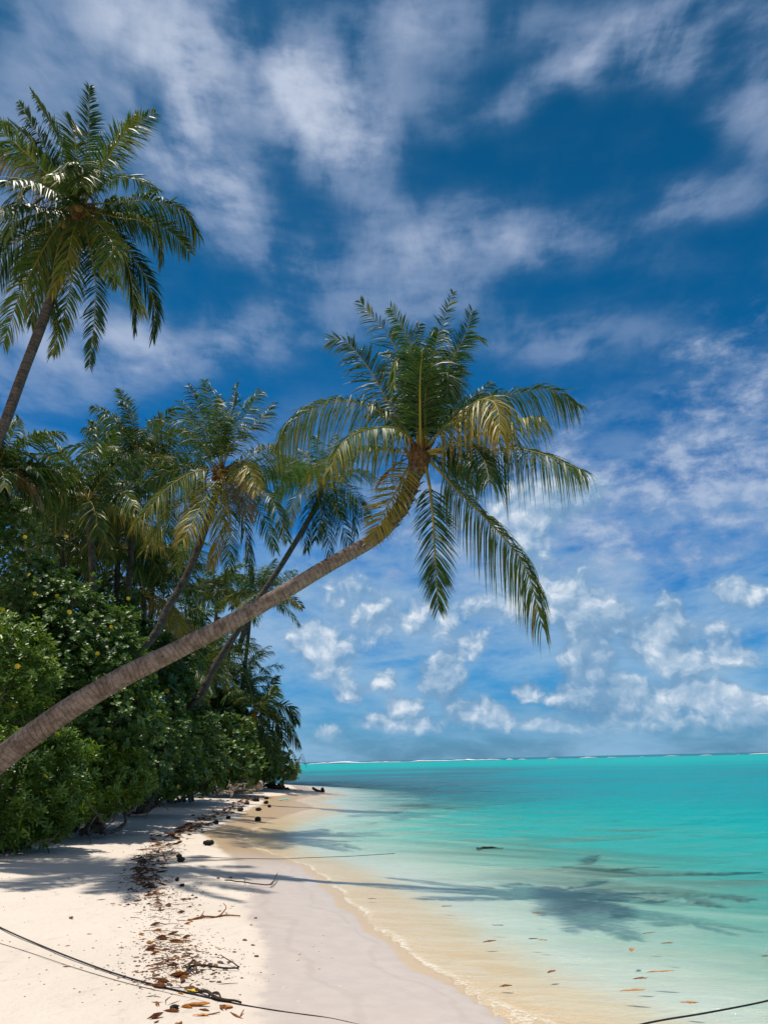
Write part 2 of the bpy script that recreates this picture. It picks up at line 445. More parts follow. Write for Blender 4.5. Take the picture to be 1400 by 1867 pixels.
def material(name):
    m_ = bpy.data.materials.new(name); m_.use_nodes = True
    nt = NT(m_.node_tree); nt.n.clear()
    out = nt.node('ShaderNodeOutputMaterial')
    return m_, nt, out
def principled(nt, color, rough=0.6, spec=0.5, normal=None, **kw):
    p = nt.node('ShaderNodeBsdfPrincipled')
    nt.put(p.inputs['Base Color'], color); nt.put(p.inputs['Roughness'], rough); nt.put(p.inputs['Specular IOR Level'], spec)
    if normal is not None: nt.put(p.inputs['Normal'], normal)
    for k, v in kw.items(): nt.put(p.inputs[k], v)
    return p.outputs[0]

# sand
M_sand, t, out = material('sand')
pos = t.node('ShaderNodeNewGeometry').outputs['Position']
shore = t.attr('shore'); wet = t.attr('wet')
nbig = t.noise(pos, 0.8, 4, 0.5); nmid = t.noise(pos, 6.0, 5, 0.6); nfine = t.noise(pos, 140.0, 3, 0.7)
jit = t.add(t.mul(t.sub(nmid, 0.5), 0.25), t.mul(t.sub(t.noise(pos, 40, 3, 0.6), 0.5), 0.06))
wj = t.add(wet, jit)
dry = t.mix(t.ss(nbig, 0.3, 0.7), (0.65, 0.565, 0.485), (0.70, 0.615, 0.53))
dry = t.mix(t.mul(t.ss(nfine, 0.5, 0.75), 0.30), dry, (0.50, 0.40, 0.29))
wetn = t.mix(t.ss(nmid, 0.35, 0.65), (0.54, 0.455, 0.395), (0.58, 0.49, 0.425))
sy = t.node('ShaderNodeSeparateXYZ'); t.put(sy.inputs[0], pos)
wetc = t.mix(t.ss(sy.outputs[1], 12.5, 16.0), wetn, (0.46, 0.33, 0.195))
wetc = t.mix(t.ss(t.add(shore, t.mul(jit, 0.6)), 0.22, 0.10), wetc, (0.60, 0.43, 0.24))
wetc = t.mix(t.mul(t.ss(t.m('SINE', t.add(t.mul(shore, 9.0), t.mul(nbig, 9.0))), 0.90, 0.99), 0.16), wetc, (0.36, 0.28, 0.21))
land = t.mix(t.ss(wj, -0.13, 0.13), wetc, dry)
sea0 = t.mix(t.ss(t.add(shore, t.mul(jit, 1.5)), -1.45, -0.55), (0.64, 0.66, 0.57), (0.72, 0.51, 0.26))
# faint sand ripples seen through the shallow water
wv = t.noise(t.mapping(pos, rot=(0, 0, R(35)), scale=(0.7, 3.2, 1)), 1.6, 5, 0.55, 1.2)
sea = t.mix(t.ss(wv, 0.40, 0.62), sea0, t.mix(0.28, sea0, (0.80, 0.77, 0.62)))
sea = t.mix(t.mul(t.ss(t.noise(pos, 55, 2, 0.6), 0.62, 0.72), 0.35), sea, (0.42, 0.33, 0.22))
c = t.mix(t.ss(shore, -0.02, 0.02), sea, land)
# dusty dark litter soil under the bushes
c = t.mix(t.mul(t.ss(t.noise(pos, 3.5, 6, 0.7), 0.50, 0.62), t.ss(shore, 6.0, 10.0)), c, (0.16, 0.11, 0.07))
dent = t.ss(t.noise(pos, 3.4, 2, 0.4, 0.0), 0.48, 0.26)
h = t.add(t.add(t.mul(t.noise(pos, 2.2, 5, 0.6), 1.0), t.mul(t.noise(pos, 14, 4, 0.6), 0.30)), t.sub(t.mul(nfine, 0.05), t.mul(dent, 0.35)))
bstr = t.ss(wj, -0.05, 0.25, 0.12, 1.0)
bm = t.node('ShaderNodeBump'); t.put(bm.inputs['Height'], h); t.put(bm.inputs['Strength'], bstr); bm.inputs['Distance'].default_value = 0.05
rough = t.add(t.ss(wj, -0.06, 0.05, 0.40, 0.92), t.mul(t.ss(shore, .35, .05), -.12))
t.l.new(principled(t, c, rough, t.ss(wj, -0.06, 0.05, 0.35, 0.15), bm.outputs[0]), out.inputs[0])
me = mesh('sand_beach', np.stack([gx, gy, zg], 1), [GF], attrs={'shore': gs, 'wet': wd})
tag(link('ground', me, M_sand), 'pale cream sand beach sloping under the water', kind='structure')

# water
wz = np.zeros(len(gx)); off = np.clip(-gs, 0, 3) / 3
wz += off * (0.012 * np.sin(3.1 * gx + 5.2 * gy + 1.2 * np.sin(0.7 * gx)) + 0.010 * np.sin(-2.0 * gx + 8.0 * gy + np.sin(1.3 * gx)) + 0.016 * np.sin(0.9 * gx + 2.1 * gy)) * (gy < 70)
lipd = -gs
wz += 0.009 * np.exp(-((lipd - 0.05) / 0.05) ** 2) * (gy < 40) + 0.014 * np.exp(-((lipd - 0.75 + 0.25 * np.sin(gy * 0.9)) / 0.09) ** 2) * (0.5 + 0.5 * np.sin(gx * 2.1 + gy * 1.3)) * (gy < 40)
keep = gs < 1.2
fk = keep[GF].any(axis=1)
used = np.unique(GF[fk]); remap = np.full(len(gx), -1); remap[used] = np.arange(len(used))
M_water, t, out = material('lagoon_water')
pos = t.node('ShaderNodeNewGeometry').outputs['Position']
sy = t.node('ShaderNodeSeparateXYZ'); t.put(sy.inputs[0], pos); wx, wy = sy.outputs[0], sy.outputs[1]
off = t.mul(t.attr('shore'), -1.0)
dist = t.m('SQRT', t.add(t.mul(wx, wx), t.mul(wy, wy)))
ldist = t.m('LOGARITHM', t.m('MAXIMUM', dist, 1.0), 10.0)
jn = t.noise(t.mapping(pos, rot=(0, 0, R(25)), scale=(0.35, 1.0, 1)), 0.8, 6, 0.6, 0.8)
offj = t.m('MULTIPLY', off, t.lin(jn, 0.3, 0.7, 0.45, 1.15))
body = t.ramp(t.lin(offj, 0, 14), [(0.0, (0.42, 0.52, 0.44)), (0.12, (0.24, 0.52, 0.44)), (0.30, (0.05, 0.39, 0.36)), (0.55, (0.001, 0.305, 0.31)), (1.0, (0.0, 0.265, 0.30))])
# lagoon gets bluer and then bright over the sand flat before the reef
body = t.mix(t.ss(ldist, 1.25, 1.7), body, (0.001, 0.25, 0.29))
body = t.mix(t.ss(ldist, 1.85, 2.35), body, (0.001, 0.34, 0.33))
# sea grass and coral beds seen through the water
pv = t.mapping(pos, scale=(0.55, 1.0, 1))
bed = t.noise(t.mapping(pos, scale=(0.035, 0.05, 1)), 1.0, 6, 0.62, 0.6)
leftm = t.ss(t.m('DIVIDE', wx, t.m('MAXIMUM', wy, 1.0)), 0.30, -0.05)
farm = t.mul(t.ss(ldist, 1.40, 1.60), t.ss(ldist, 2.35, 2.05))
bedm = t.mul(farm, t.m('ADD', t.mul(t.ss(bed, 0.40, 0.54), t.add(t.mul(leftm, 0.75), 0.34)), t.mul(leftm, 0.32), clamp=True))
body = t.mix(t.mul(bedm, 0.9), body, (0.045, 0.135, 0.185))
strk = t.noise(t.mapping(pos, scale=(0.35, 1.6, 1)), 1.0, 6, 0.62, 0.4)
body = t.mix(t.mul(t.ss(strk, 0.56, 0.68), t.mul(t.ss(off, 3, 8), 0.42)), body, (0.010, 0.17, 0.16))
# deep sea beyond the reef
body = t.mix(t.ss(dist, 560, 640), body, (0.010, 0.135, 0.19))
w1 = t.noise(t.mapping(pos, rot=(0, 0, R(-8)), scale=(1.0, 2.6, 1)), 1.7, 5, 0.55, 0.7)
w2 = t.noise(t.mapping(pos, rot=(0, 0, R(12)), scale=(1.0, 2.2, 1)), 8.0, 4, 0.6, 0.5)
w3 = t.noise(t.mapping(pos, scale=(0.25, 1, 1)), 0.35, 4, 0.6, 0.3)
hh = t.add(t.add(t.mul(w1, 0.15), t.mul(w2, 0.05)), t.mul(w3, 0.12))
bm = t.node('ShaderNodeBump'); t.put(bm.inputs['Height'], hh); t.put(bm.inputs['Strength'], t.ss(off, 0.0, 4.0, 0.5, 1.0)); bm.inputs['Distance'].default_value = 1.0
dif = t.node('ShaderNodeBsdfDiffuse'); t.put(dif.inputs[0], body)
trn = t.node('ShaderNodeBsdfTransparent'); t.put(trn.inputs[0], t.ramp(t.lin(offj, 0, 6), [(0, (1, 1, 1)), (0.2, (0.93, 0.985, 0.965)), (1.0, (0.55, 0.93, 0.88))]))
ms = t.node('ShaderNodeMixShader'); t.put(ms.inputs[0], t.ramp(t.lin(offj, 0, 8), [(0, (0.01,) * 3), (0.12, (0.06,) * 3), (0.30, (0.26,) * 3), (0.65, (0.80,) * 3), (1.0, (1.0,) * 3)]))
t.l.new(trn.outputs[0], ms.inputs[1]); t.l.new(dif.outputs[0], ms.inputs[2])
gl = t.node('ShaderNodeBsdfGlossy'); gl.inputs['Roughness'].default_value = 0.10; gl.inputs['Color'].default_value = (0.9, 0.95, 1, 1)
t.put(gl.inputs['Normal'], bm.outputs[0])
fr = t.node('ShaderNodeFresnel'); fr.inputs['IOR'].default_value = 1.33; t.put(fr.inputs['Normal'], bm.outputs[0])
ms2 = t.node('ShaderNodeMixShader'); t.put(ms2.inputs[0], t.m('MINIMUM', t.mul(fr.outputs[0], 0.75), 0.26))
t.l.new(ms.outputs[0], ms2.inputs[1]); t.l.new(gl.outputs[0], ms2.inputs[2])
# foam at the wash line
fo = t.noise(pos, 45, 4, 0.7); fo2 = t.noise(pos, 2.2, 3, 0.5)
edge = t.mul(t.ss(off, -0.01, 0.02), t.ss(off, 0.10, 0.02))
edge2 = t.mul(t.mul(t.ss(off, 0.02, 0.10), t.ss(off, 0.50, 0.15)), t.ss(t.noise(pos, 34, 3, 0.75), 0.57, 0.66))
foam = t.m('ADD', t.mul(edge, t.ss(t.add(fo, t.mul(t.sub(fo2, .5), .6)), 0.38, 0.70)), t.mul(edge2, 0.5), clamp=True)
fd = t.node('ShaderNodeBsdfDiffuse'); fd.inputs[0].default_value = (0.82, 0.79, 0.70, 1)
ms3 = t.node('ShaderNodeMixShader'); t.put(ms3.inputs[0], t.mul(foam, t.ss(dist, 45, 25, 0.0, 0.75)))
t.l.new(ms2.outputs[0], ms3.inputs[1]); t.l.new(fd.outputs[0], ms3.inputs[2])
t.l.new(ms3.outputs[0], out.inputs[0])
me = mesh('water', np.stack([gx, gy, wz], 1)[used], [remap[GF[fk]]], attrs={'shore': gs[used]})
tag(link('water', me, M_water), 'clear turquoise lagoon water over pale sand', kind='structure')

# ------------------------------------------------------------------ plant materials
def leaf_material(name, stops, rough=0.38, trans=0.28, spec=0.5, tcol=(0.25, 0.42, 0.04), nscale=3.0):
    m_, t, out = material(name)
    pos = t.node('ShaderNodeTexCoord').outputs['Object']
    x = t.add(t.attr('tint'), t.mul(t.sub(t.noise(pos, nscale, 3, 0.6), 0.5), 0.22))
    c = t.ramp(x, stops)
    p = principled(t, c, rough, spec)
    tl = t.node('ShaderNodeBsdfTranslucent'); t.put(tl.inputs[0], t.mix(0.5, c, tcol, 'MIX'))
    ms = t.node('ShaderNodeMixShader'); ms.inputs[0].default_value = trans
    t.l.new(p, ms.inputs[1]); t.l.new(tl.outputs[0], ms.inputs[2]); t.l.new(ms.outputs[0], out.inputs[0])
    return m_
M_frond = leaf_material('palm_leaflets', [(0.0, (0.012, 0.035, 0.012)), (0.3, (0.038, 0.085, 0.016)), (0.55, (0.15, 0.20, 0.03)), (0.75, (0.42, 0.30, 0.035)), (0.9, (0.32, 0.16, 0.04)), (1.0, (0.25, 0.19, 0.12))], 0.48, 0.17, 0.34, (0.17, 0.30, 0.02))
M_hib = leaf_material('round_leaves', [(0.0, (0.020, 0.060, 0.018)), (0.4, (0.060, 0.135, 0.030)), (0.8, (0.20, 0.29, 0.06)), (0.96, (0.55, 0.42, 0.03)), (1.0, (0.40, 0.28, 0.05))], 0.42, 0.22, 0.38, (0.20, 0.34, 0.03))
M_sca = leaf_material('glossy_shore_leaves', [(0.0, (0.025, 0.085, 0.014)), (0.4, (0.075, 0.16, 0.026)), (0.8, (0.22, 0.32, 0.05)), (0.96, (0.65, 0.50, 0.03)), (1.0, (0.60, 0.42, 0.03))], 0.38, 0.30, 0.4, (0.30, 0.46, 0.02))

def simple(name, c1, c2, nscale=6, rough=0.8, bump=0.3, dist=0.02, spec=0.3, stretch=(1, 1, 1)):
    m_, t, out = material(name)
    pos = t.mapping(t.node('ShaderNodeTexCoord').outputs['Object'], scale=stretch)
    n = t.noise(pos, nscale, 5, 0.6)
    t.l.new(principled(t, t.mix(t.ss(n, 0.3, 0.7), c1, c2), rough, spec, t.bump(t.noise(pos, nscale * 3, 5, 0.65), bump, dist)), out.inputs[0])
    return m_
M_rachis = simple('palm_midrib', (0.26, 0.24, 0.05), (0.38, 0.26, 0.05), 3, 0.5)
M_fibre = simple('palm_fibre', (0.07, 0.042, 0.024), (0.24, 0.12, 0.045), 18, 0.9, 0.6)
M_branch = simple('grey_branch_bark', (0.06, 0.05, 0.04), (0.20, 0.17, 0.14), 8, 0.9)
M_coco = simple('ripening_coconut', (0.22, 0.16, 0.03), (0.42, 0.22, 0.05), 5, 0.5)
M_husk = simple('wet_coconut_husk', (0.008, 0.007, 0.007), (0.035, 0.024, 0.018), 14, 0.75, 0.7)
M_flower = simple('yellow_petals', (0.75, 0.50, 0.02), (0.85, 0.62, 0.05), 10, 0.6)

def bark(name, c1, c2):
    m_, t, out = material(name)
    uvn = t.node('ShaderNodeUVMap', uv_map='UVMap').outputs[0]
    su = t.node('ShaderNodeSeparateXYZ'); t.put(su.inputs[0], uvn)
    ps = t.node('ShaderNodeTexCoord').outputs['Object']
    vv = t.add(su.outputs[1], t.add(t.mul(t.sub(t.noise(ps, 5, 4, 0.6), 0.5), 0.10), t.mul(t.sub(t.noise(ps, 1.1, 2, 0.5), 0.5), 0.30)))
    saw = t.m('FRACT', t.mul(vv, 13.0))
    ring = t.mul(t.ss(saw, 0.0, 0.16), t.ss(saw, 1.0, 0.86))
    nz = t.noise(ps, 7, 6, 0.68)
    bc = t.mix(t.ss(nz, 0.32, 0.68), c1, c2)
    bc = t.mix(t.mul(t.ss(t.noise(t.comb(t.mul(su.outputs[0], 6), t.mul(su.outputs[1], 1.3)), 3, 5, .7), 0.52, 0.7), 0.55), bc, tuple(v * 1.25 for v in c2))
    bc = t.mix(t.mul(t.sub(1.0, ring), t.ss(t.noise(ps, 3.0, 3, .5), 0.35, 0.62, 0.05, 0.55)), bc, (0.075, 0.052, 0.038))
    bc = t.mix(t.mul(t.ss(t.noise(ps, 4.5, 6, 0.65), 0.54, 0.64), 0.55), bc, (0.085, 0.06, 0.048))
    bc = t.mix(t.mul(t.ss(t.noise(ps, 3.6, 3, 0.5), 0.68, 0.71), 0.8), bc, (0.03, 0.022, 0.018))
    hb = t.add(t.add(t.mul(saw, 0.5), t.mul(ring, 0.4)), t.mul(t.noise(ps, 40, 4, .6), 0.35))
    t.l.new(principled(t, bc, 0.9, 0.2, t.bump(hb, 0.8, 0.02)), out.inputs[0])
    return m_
M_trunk = bark('ringed_palm_bark', (0.15, 0.105, 0.08), (0.32, 0.245, 0.20))
M_trunk_shaded = bark('shaded_palm_bark', (0.055, 0.045, 0.04), (0.15, 0.12, 0.10))  # same ringed bark, with the shade on the trunks put into a darker colour

# ------------------------------------------------------------------ palms
def frond_geo(C, seed, Lmax=0.65, n=60, droop=0.55, tint=0.25, wid=0.034, roll=0.0, sweep=0.5, stem=0.16, ragged=0.12, rachis_r=0.022, hang=0.0, segs=3, vup=0.12, face=0.35):
    """C: frond midrib curve (m,3). Returns Acc with leaflets (slot 0) and midrib (slot 1)"""
    rg = np.random.default_rng(seed)
    m_ = len(C); T = unit(np.gradient(C, axis=0))
    outw = C[-1] - C[0]; outw[2] = 0
    if np.linalg.norm(outw) < 0.25 * np.linalg.norm(C[-1] - C[0]):
        k = C[m_ // 2] - C[0]; k[2] = 0
        outw = k if np.linalg.norm(k) > 0.1 else np.array([0.2, -1, 0])
    S0 = unit(np.cross(outw, np.array([0, 0, 1.0])))
    A = Acc()
    ss = np.linspace(stem, 0.995, n)
    for side in (-1, 1):
        s = np.clip(ss + rg.normal(0, 0.25 / n, n), stem, 1)
        f = s * (m_ - 1); i0 = np.clip(f.astype(int), 0, m_ - 2); fr_ = (f - i0)[:, None]
        P = C[i0] * (1 - fr_) + C[i0 + 1] * fr_
        t_ = unit(T[i0] * (1 - fr_) + T[i0 + 1] * fr_)
        S_ = unit(S0 - (t_ @ S0)[:, None] * t_)
        Sv = unit(np.cross(t_, unit(np.array([0, -1.0, -0.25]))))
        Sv = Sv * np.sign((Sv * S_).sum(1).mean() + 1e-6)
        S_ = unit(S_ * (1 - face) + Sv * face); S_ = unit(S_ - (S_ * t_).sum(1)[:, None] * t_)
        N_ = np.cross(S_, t_)
        N_ = N_ * np.sign(N_[:, 2].mean() + 1e-6)
        cr, sr = math.cos(roll), math.sin(roll)
        S_, N_ = S_ * cr + N_ * sr, N_ * cr - S_ * sr
        q = (s - stem) / (1 - stem)
        L = Lmax * (0.42 + 0.58 * np.sin(np.pi * np.clip(q * 0.80 + 0.16, 0, 1)) ** 0.8) * (1 - 0.30 * q ** 4) * rg.uniform(0.82, 1.1, n)
        sw = sweep * (1.15 + 1.8 * q ** 2) + rg.normal(0, 0.12, n)
        # torn groups hang differently
        grp = np.array([mnoise.noise(Vector((k * 0.16, seed * 1.7, side * 3.0))) for k in range(n)])
        D = unit(side * S_ * (0.95 + 0 * sw[:, None]) + t_ * sw[:, None] + N_ * (vup + 0.5 * grp + rg.normal(0, 0.11, n))[:, None])
        g = 1.2 * droop * (1 + 0.9 * grp + rg.normal(0, 0.18, n)) + hang
        g2 = np.array([mnoise.noise(Vector((k * 0.33, seed * 2.9 + 11, side * 5.0))) for k in range(n)])
        keep = (rg.random(n) > ragged) & (g2 > -0.42)
        L = L * np.where(g2 > 0.35, 0.8, 1.0)
        Wv = unit(t_ - (t_ * D).sum(1)[:, None] * D)
        Nn = np.cross(D, Wv)
        tw = rg.normal(0.35, 0.6, n)[:, None]
        Wv = Wv * np.cos(tw) + Nn * np.sin(tw)
        us = np.linspace(0, 1, segs + 1)
        wp = np.interp(us, [0, .15, .6, 1], [0.45, 1, 0.75, 0.05])
        pts = P[:, None, :] + L[:, None, None] * (us[None, :, None] * D[:, None, :] * (1 - 0.25 * np.clip(g, 0, 2)[:, None, None] * us[None, :, None]) + np.array([0, 0, -1.0]) * (g[:, None, None] * us[None, :, None] ** 2) * 0.75)
        half = (wid * 0.5 * wp)[None, :, None] * Wv[:, None, :] * rg.uniform(0.7, 1.25, n)[:, None, None]
        V = np.stack([pts - half, pts + half], axis=2)[keep]          # (k, segs+1, 2, 3)
        k = len(V); V = V.reshape(-1, 3)
        b = (np.arange(k) * (segs + 1) * 2)[:, None]; j = (np.arange(segs) * 2)[None, :]
        F = np.stack([b + j, b + j + 1, b + j + 3, b + j + 2], axis=-1).reshape(-1, 4)
        tt = tint + 0.05 + rg.normal(0, 0.06, n)
        tt = tt + np.where(rg.random(n) < 0.05, 0.35, 0)
        tips = np.repeat(tt[keep][:, None], segs + 1, 1) + (us ** 3)[None, :] * 0.16 + 0.10 * (q[keep] ** 3)[:, None]
        A.add(V, [F], np.clip(np.repeat(tips.ravel(), 2), 0, 1))
    r = rachis_r * np.linspace(1.0, 0.12, m_) * np.where(np.linspace(0, 1, m_) < 0.06, 1.5, 1)
    V, F, uv = tube(C, r, 5)
    A.add(V, F, tint, 1, uv)
    return A

def trunk_geo(P, rad, n=None, sides=20, ringed=True, seed=0):
    P = np.asarray(P); L = np.linalg.norm(np.diff(P, axis=0), axis=1).sum()
    n = n or int(L * 40)
    C = catmull(P, n)
    r = np.interp(np.linspace(0, 1, n), np.linspace(0, 1, len(rad)), rad)
    d = np.linspace(0, L, n)
    th = np.arange(sides) / sides * 2 * math.pi
    RR = r[:, None] * np.ones((1, sides))
    if ringed:
        wobb = np.array([[0.25 * mnoise.noise(Vector((math.cos(a) * 1.2, math.sin(a) * 1.2, x * 1.4 + seed))) for a in th] for x in d])
        saw_ = (d[:, None] * 13.0 + wobb * 1.6) % 1.0
        RR = RR * (1 + 0.035 * saw_ + 0.16 * wobb)
    return tube(C, RR, sides)

def arc_frond(base, azi, e0, length, bend, m_=16, side_bend=0.0):
    """a frond leaving base at azimuth azi and elevation e0, drooping by bend radians over its length"""
    s = np.linspace(0, 1, m_); e = e0 - bend * s ** 1.25; a = azi + side_bend * s
    d = np.stack([np.cos(e) * np.cos(a), np.cos(e) * np.sin(a), np.sin(e)], 1)
    return base + np.vstack([[0, 0, 0], np.cumsum(d[:-1] * length / (m_ - 1), axis=0)])

def px_frond(base, Yc, pts, sign, length, m_=22):
    """pixel curve of a frond in the photo + its real length -> curve in space (sign: -1 towards the camera, +1 away)"""
    def build(k):
        P = [base]; L2 = 0; acc = [0]
        prev = None
        bp = None
        n = len(pts)
        for i, p in enumerate(pts):
            P.append(at(p[0], p[1], Yc + sign * k * ((i + 1) / n) ** 0.9))
        return catmull(P, m_)
    f = lambda k: np.linalg.norm(np.diff(build(k), axis=0), axis=1).sum()
    lo, hi = 0.0, length
    if f(0) >= length: return build(0.0)
    for _ in range(24):
        mid = (lo + hi) / 2
        if f(mid) < length: lo = mid
        else: hi = mid
    return build(lo)

def palm(label, crown_px, Yc, trunk_px, trunk_r, base_xyz, fronds=(), rnd=None, group=None, seed=1, detail=1.0, coconuts=0, frond_len=3.4, Lmax=0.6, wid=0.025, fibre=True, name='coconut_palm', sides=20, whole=False, dead=0, trunk_k=0.72, bark_m=None, boots=False):
    """trunk_px: [(px,py,Y)...] seen part of the trunk from low to high"""
    top = at(crown_px[0], crown_px[1], Yc)
    trunk_r = [r_ * trunk_k for r_ in trunk_r]
    base = np.array(base_xyz, dtype=float)
    root = thing(name, label, 'palm tree', base, group)
    P = [base] + [at(*p) for p in trunk_px] + [top]
    V, F, uv = trunk_geo(P, trunk_r, sides=sides, seed=seed, n=None if sides >= 16 else 60, ringed=sides >= 12)
    link('trunk', mesh('trunk', V - base, F, uv=uv), bark_m or M_trunk_shaded, root)
    rg = np.random.default_rng(seed * 31 + 5)
    big = Acc() if whole else None
    def put(A):
        if whole:
            o = big.n
            for k in A.F:
                big.F.setdefault(k, []).extend([f + o for f in A.F[k]]); big.M.setdefault(k, []).extend(A.M[k])
            big.V += A.V; big.T += A.T; big.U += A.U; big.n += A.n
        else:
            if detail >= 0.85:            # the big crowns: leaflets with their midrib as a sub-part
                Lf = Acc(); Lf.add(A.V[0], [f for f in A.F[4][:1]], A.T[0]); Lf.add(A.V[1], [f - len(A.V[0]) for f in A.F[4][1:2]], A.T[1])
                fo_ = link('frond', Lf.mesh('frond', base), M_frond, root)
                Rc = Acc(); o_ = len(A.V[0]) + len(A.V[1]); Rc.add(A.V[2], [f - o_ for f in A.F[4][2:]] + [f - o_ for f in A.F.get(3, [])])
                link('midrib', Rc.mesh('midrib', base), M_rachis, fo_)
            else:
                link('frond', A.mesh('frond', base), [M_frond, M_rachis], root)
    k = 0
    for fr in fronds:
        pts, sign, opt = fr[0], fr[1], (fr[2] if len(fr) > 2 else {})
        opt = dict(opt); ln = opt.pop('len', frond_len)
        b = top + rg.normal(0, 0.05, 3)
        C = px_frond(b, Yc, pts, sign, ln)
        kw = dict(Lmax=Lmax, wid=wid, face=0.45 if sign < 0 else 0.6, tint=0.20 + rg.uniform(-.06, .08)); kw.update(opt); kw['n'] = int(kw.get('n', 72) * 1.75 * detail); kw['Lmax'] *= 1.12; kw['tint'] -= 0.06 if kw['tint'] < .55 else 0
        put(frond_geo(C, seed * 100 + k, **kw)); k += 1
    if rnd:
        n, spreadp = rnd
        for q in range(n):
            azi = q * 2.39996 + rg.uniform(-.2, .2) + seed; lvl = q / max(n - 1, 1)
            e0 = R(78) - R(100) * lvl + rg.normal(0, 0.1)
            C = arc_frond(top + rg.normal(0, .04, 3), azi, e0, frond_len * spreadp * rg.uniform(0.8, 1.08), rg.uniform(0.7, 1.35) * (1.15 - 0.3 * lvl), side_bend=rg.normal(0, .15))
            old = lvl > 0.8
            tn = (0.15 + rg.uniform(-.08, .12)) if not old else rg.choice([0.2, 0.4, 0.62, 0.9], p=[.55, .2, .15, .1])
            put(frond_geo(C, seed * 100 + 50 + q, Lmax=Lmax, n=int(108 * detail), wid=wid, tint=tn, droop=rg.uniform(0.35, 0.8), roll=rg.normal(0, .2), face=rg.uniform(.1, .7)))
    if whole:
        link('crown', big.mesh('crown', base), [M_frond, M_rachis], root)
    if fibre:
        A = Acc()
        up = unit(top - at(*trunk_px[-1])) if trunk_px else np.array([0, 0, 1.])
        V, F = lump(top - up * 0.12, (0.20, 0.20, 0.30), seed, 0.25); A.add(V, F)
        for q in range(26):
            a = q * 2.4; d = unit(np.array([math.cos(a), math.sin(a), 0.2 + 0.5 * rg.random()]))
            p0 = top - up * 0.2 + d * 0.08; C = catmull([p0, p0 + d * 0.16 + up * 0.1, p0 + d * 0.28 + up * (0.1 + 0.2 * rg.random())], 6)
            V, F, uv = tube(C, np.linspace(0.035, 0.006, 6), 5); A.add(V, F, 0, 0)
        link('crown_fibre', A.mesh('crown_fibre', base), M_fibre, root)
    if boots:      # old leaf bases and fibre sheaths clasping the top of the trunk
        A = Acc(); Cb = catmull([at(*trunk_px[-3]), at(*trunk_px[-2]), at(*trunk_px[-1]), top], 40); Tb = unit(np.gradient(Cb, axis=0))
        for q in range(64):
            i = 8 + int(q / 64 * 30); t1 = Tb[i]; a1 = unit(np.cross(t1, [0, 1.0, 0])); a2 = np.cross(t1, a1); th_ = q * 2.4
            r_ = a1 * math.cos(th_) + a2 * math.sin(th_); p0 = Cb[i] + r_ * 0.10; h_ = rg.uniform(.09, .20)
            V, F, uv = tube(catmull([p0, p0 + t1 * h_ * .6 + r_ * .035, p0 + t1 * h_ + r_ * rg.uniform(.03, .10)], 5), np.array([.045, .04, .03, .02, .008]) * rg.uniform(.7, 1.2), 6, flat=.6); A.add(V, F)
        link('leaf_bases', A.mesh('leaf_bases', base), M_fibre, root)
    for q in range(dead):
        a = rg.uniform(0, 6.28); h = rg.uniform(0.5, 1.1)
        C = arc_frond(top, a, R(-5), h * 1.4, R(80) * rg.uniform(.7, 1.1), 10)
        A = Acc(); V, F, uv = tube(C, np.interp(np.linspace(0, 1, 10), [0, .5, .8, 1], [0.02, 0.012, 0.035, 0.008]), 6); A.add(V, F)
        for z in range(5):
            c = C[6] ; d = unit(rg.normal(0, .5, 3) + np.array([0, 0, -1.2])); V, F, uv = tube(catmull([c, c + d * 0.2, c + d * .38 + np.array([0, 0, -.1])], 5), np.linspace(.008, .003, 5), 4); A.add(V, F)
        link('flower_stalk', A.mesh('flower_stalk', base), M_fibre, root)
    for q in range(coconuts):
        a = q * 2.2 + seed; rr = 0.24 + 0.08 * rg.random()
        c = top + np.array([math.cos(a) * rr, math.sin(a) * rr, -0.18 - 0.13 * (q % 2)])
        V, F = lump(c, (0.09, 0.09, 0.12), q, 0.06); link('coconut', mesh('coconut', V - base, F), M_coco, root)
    return root

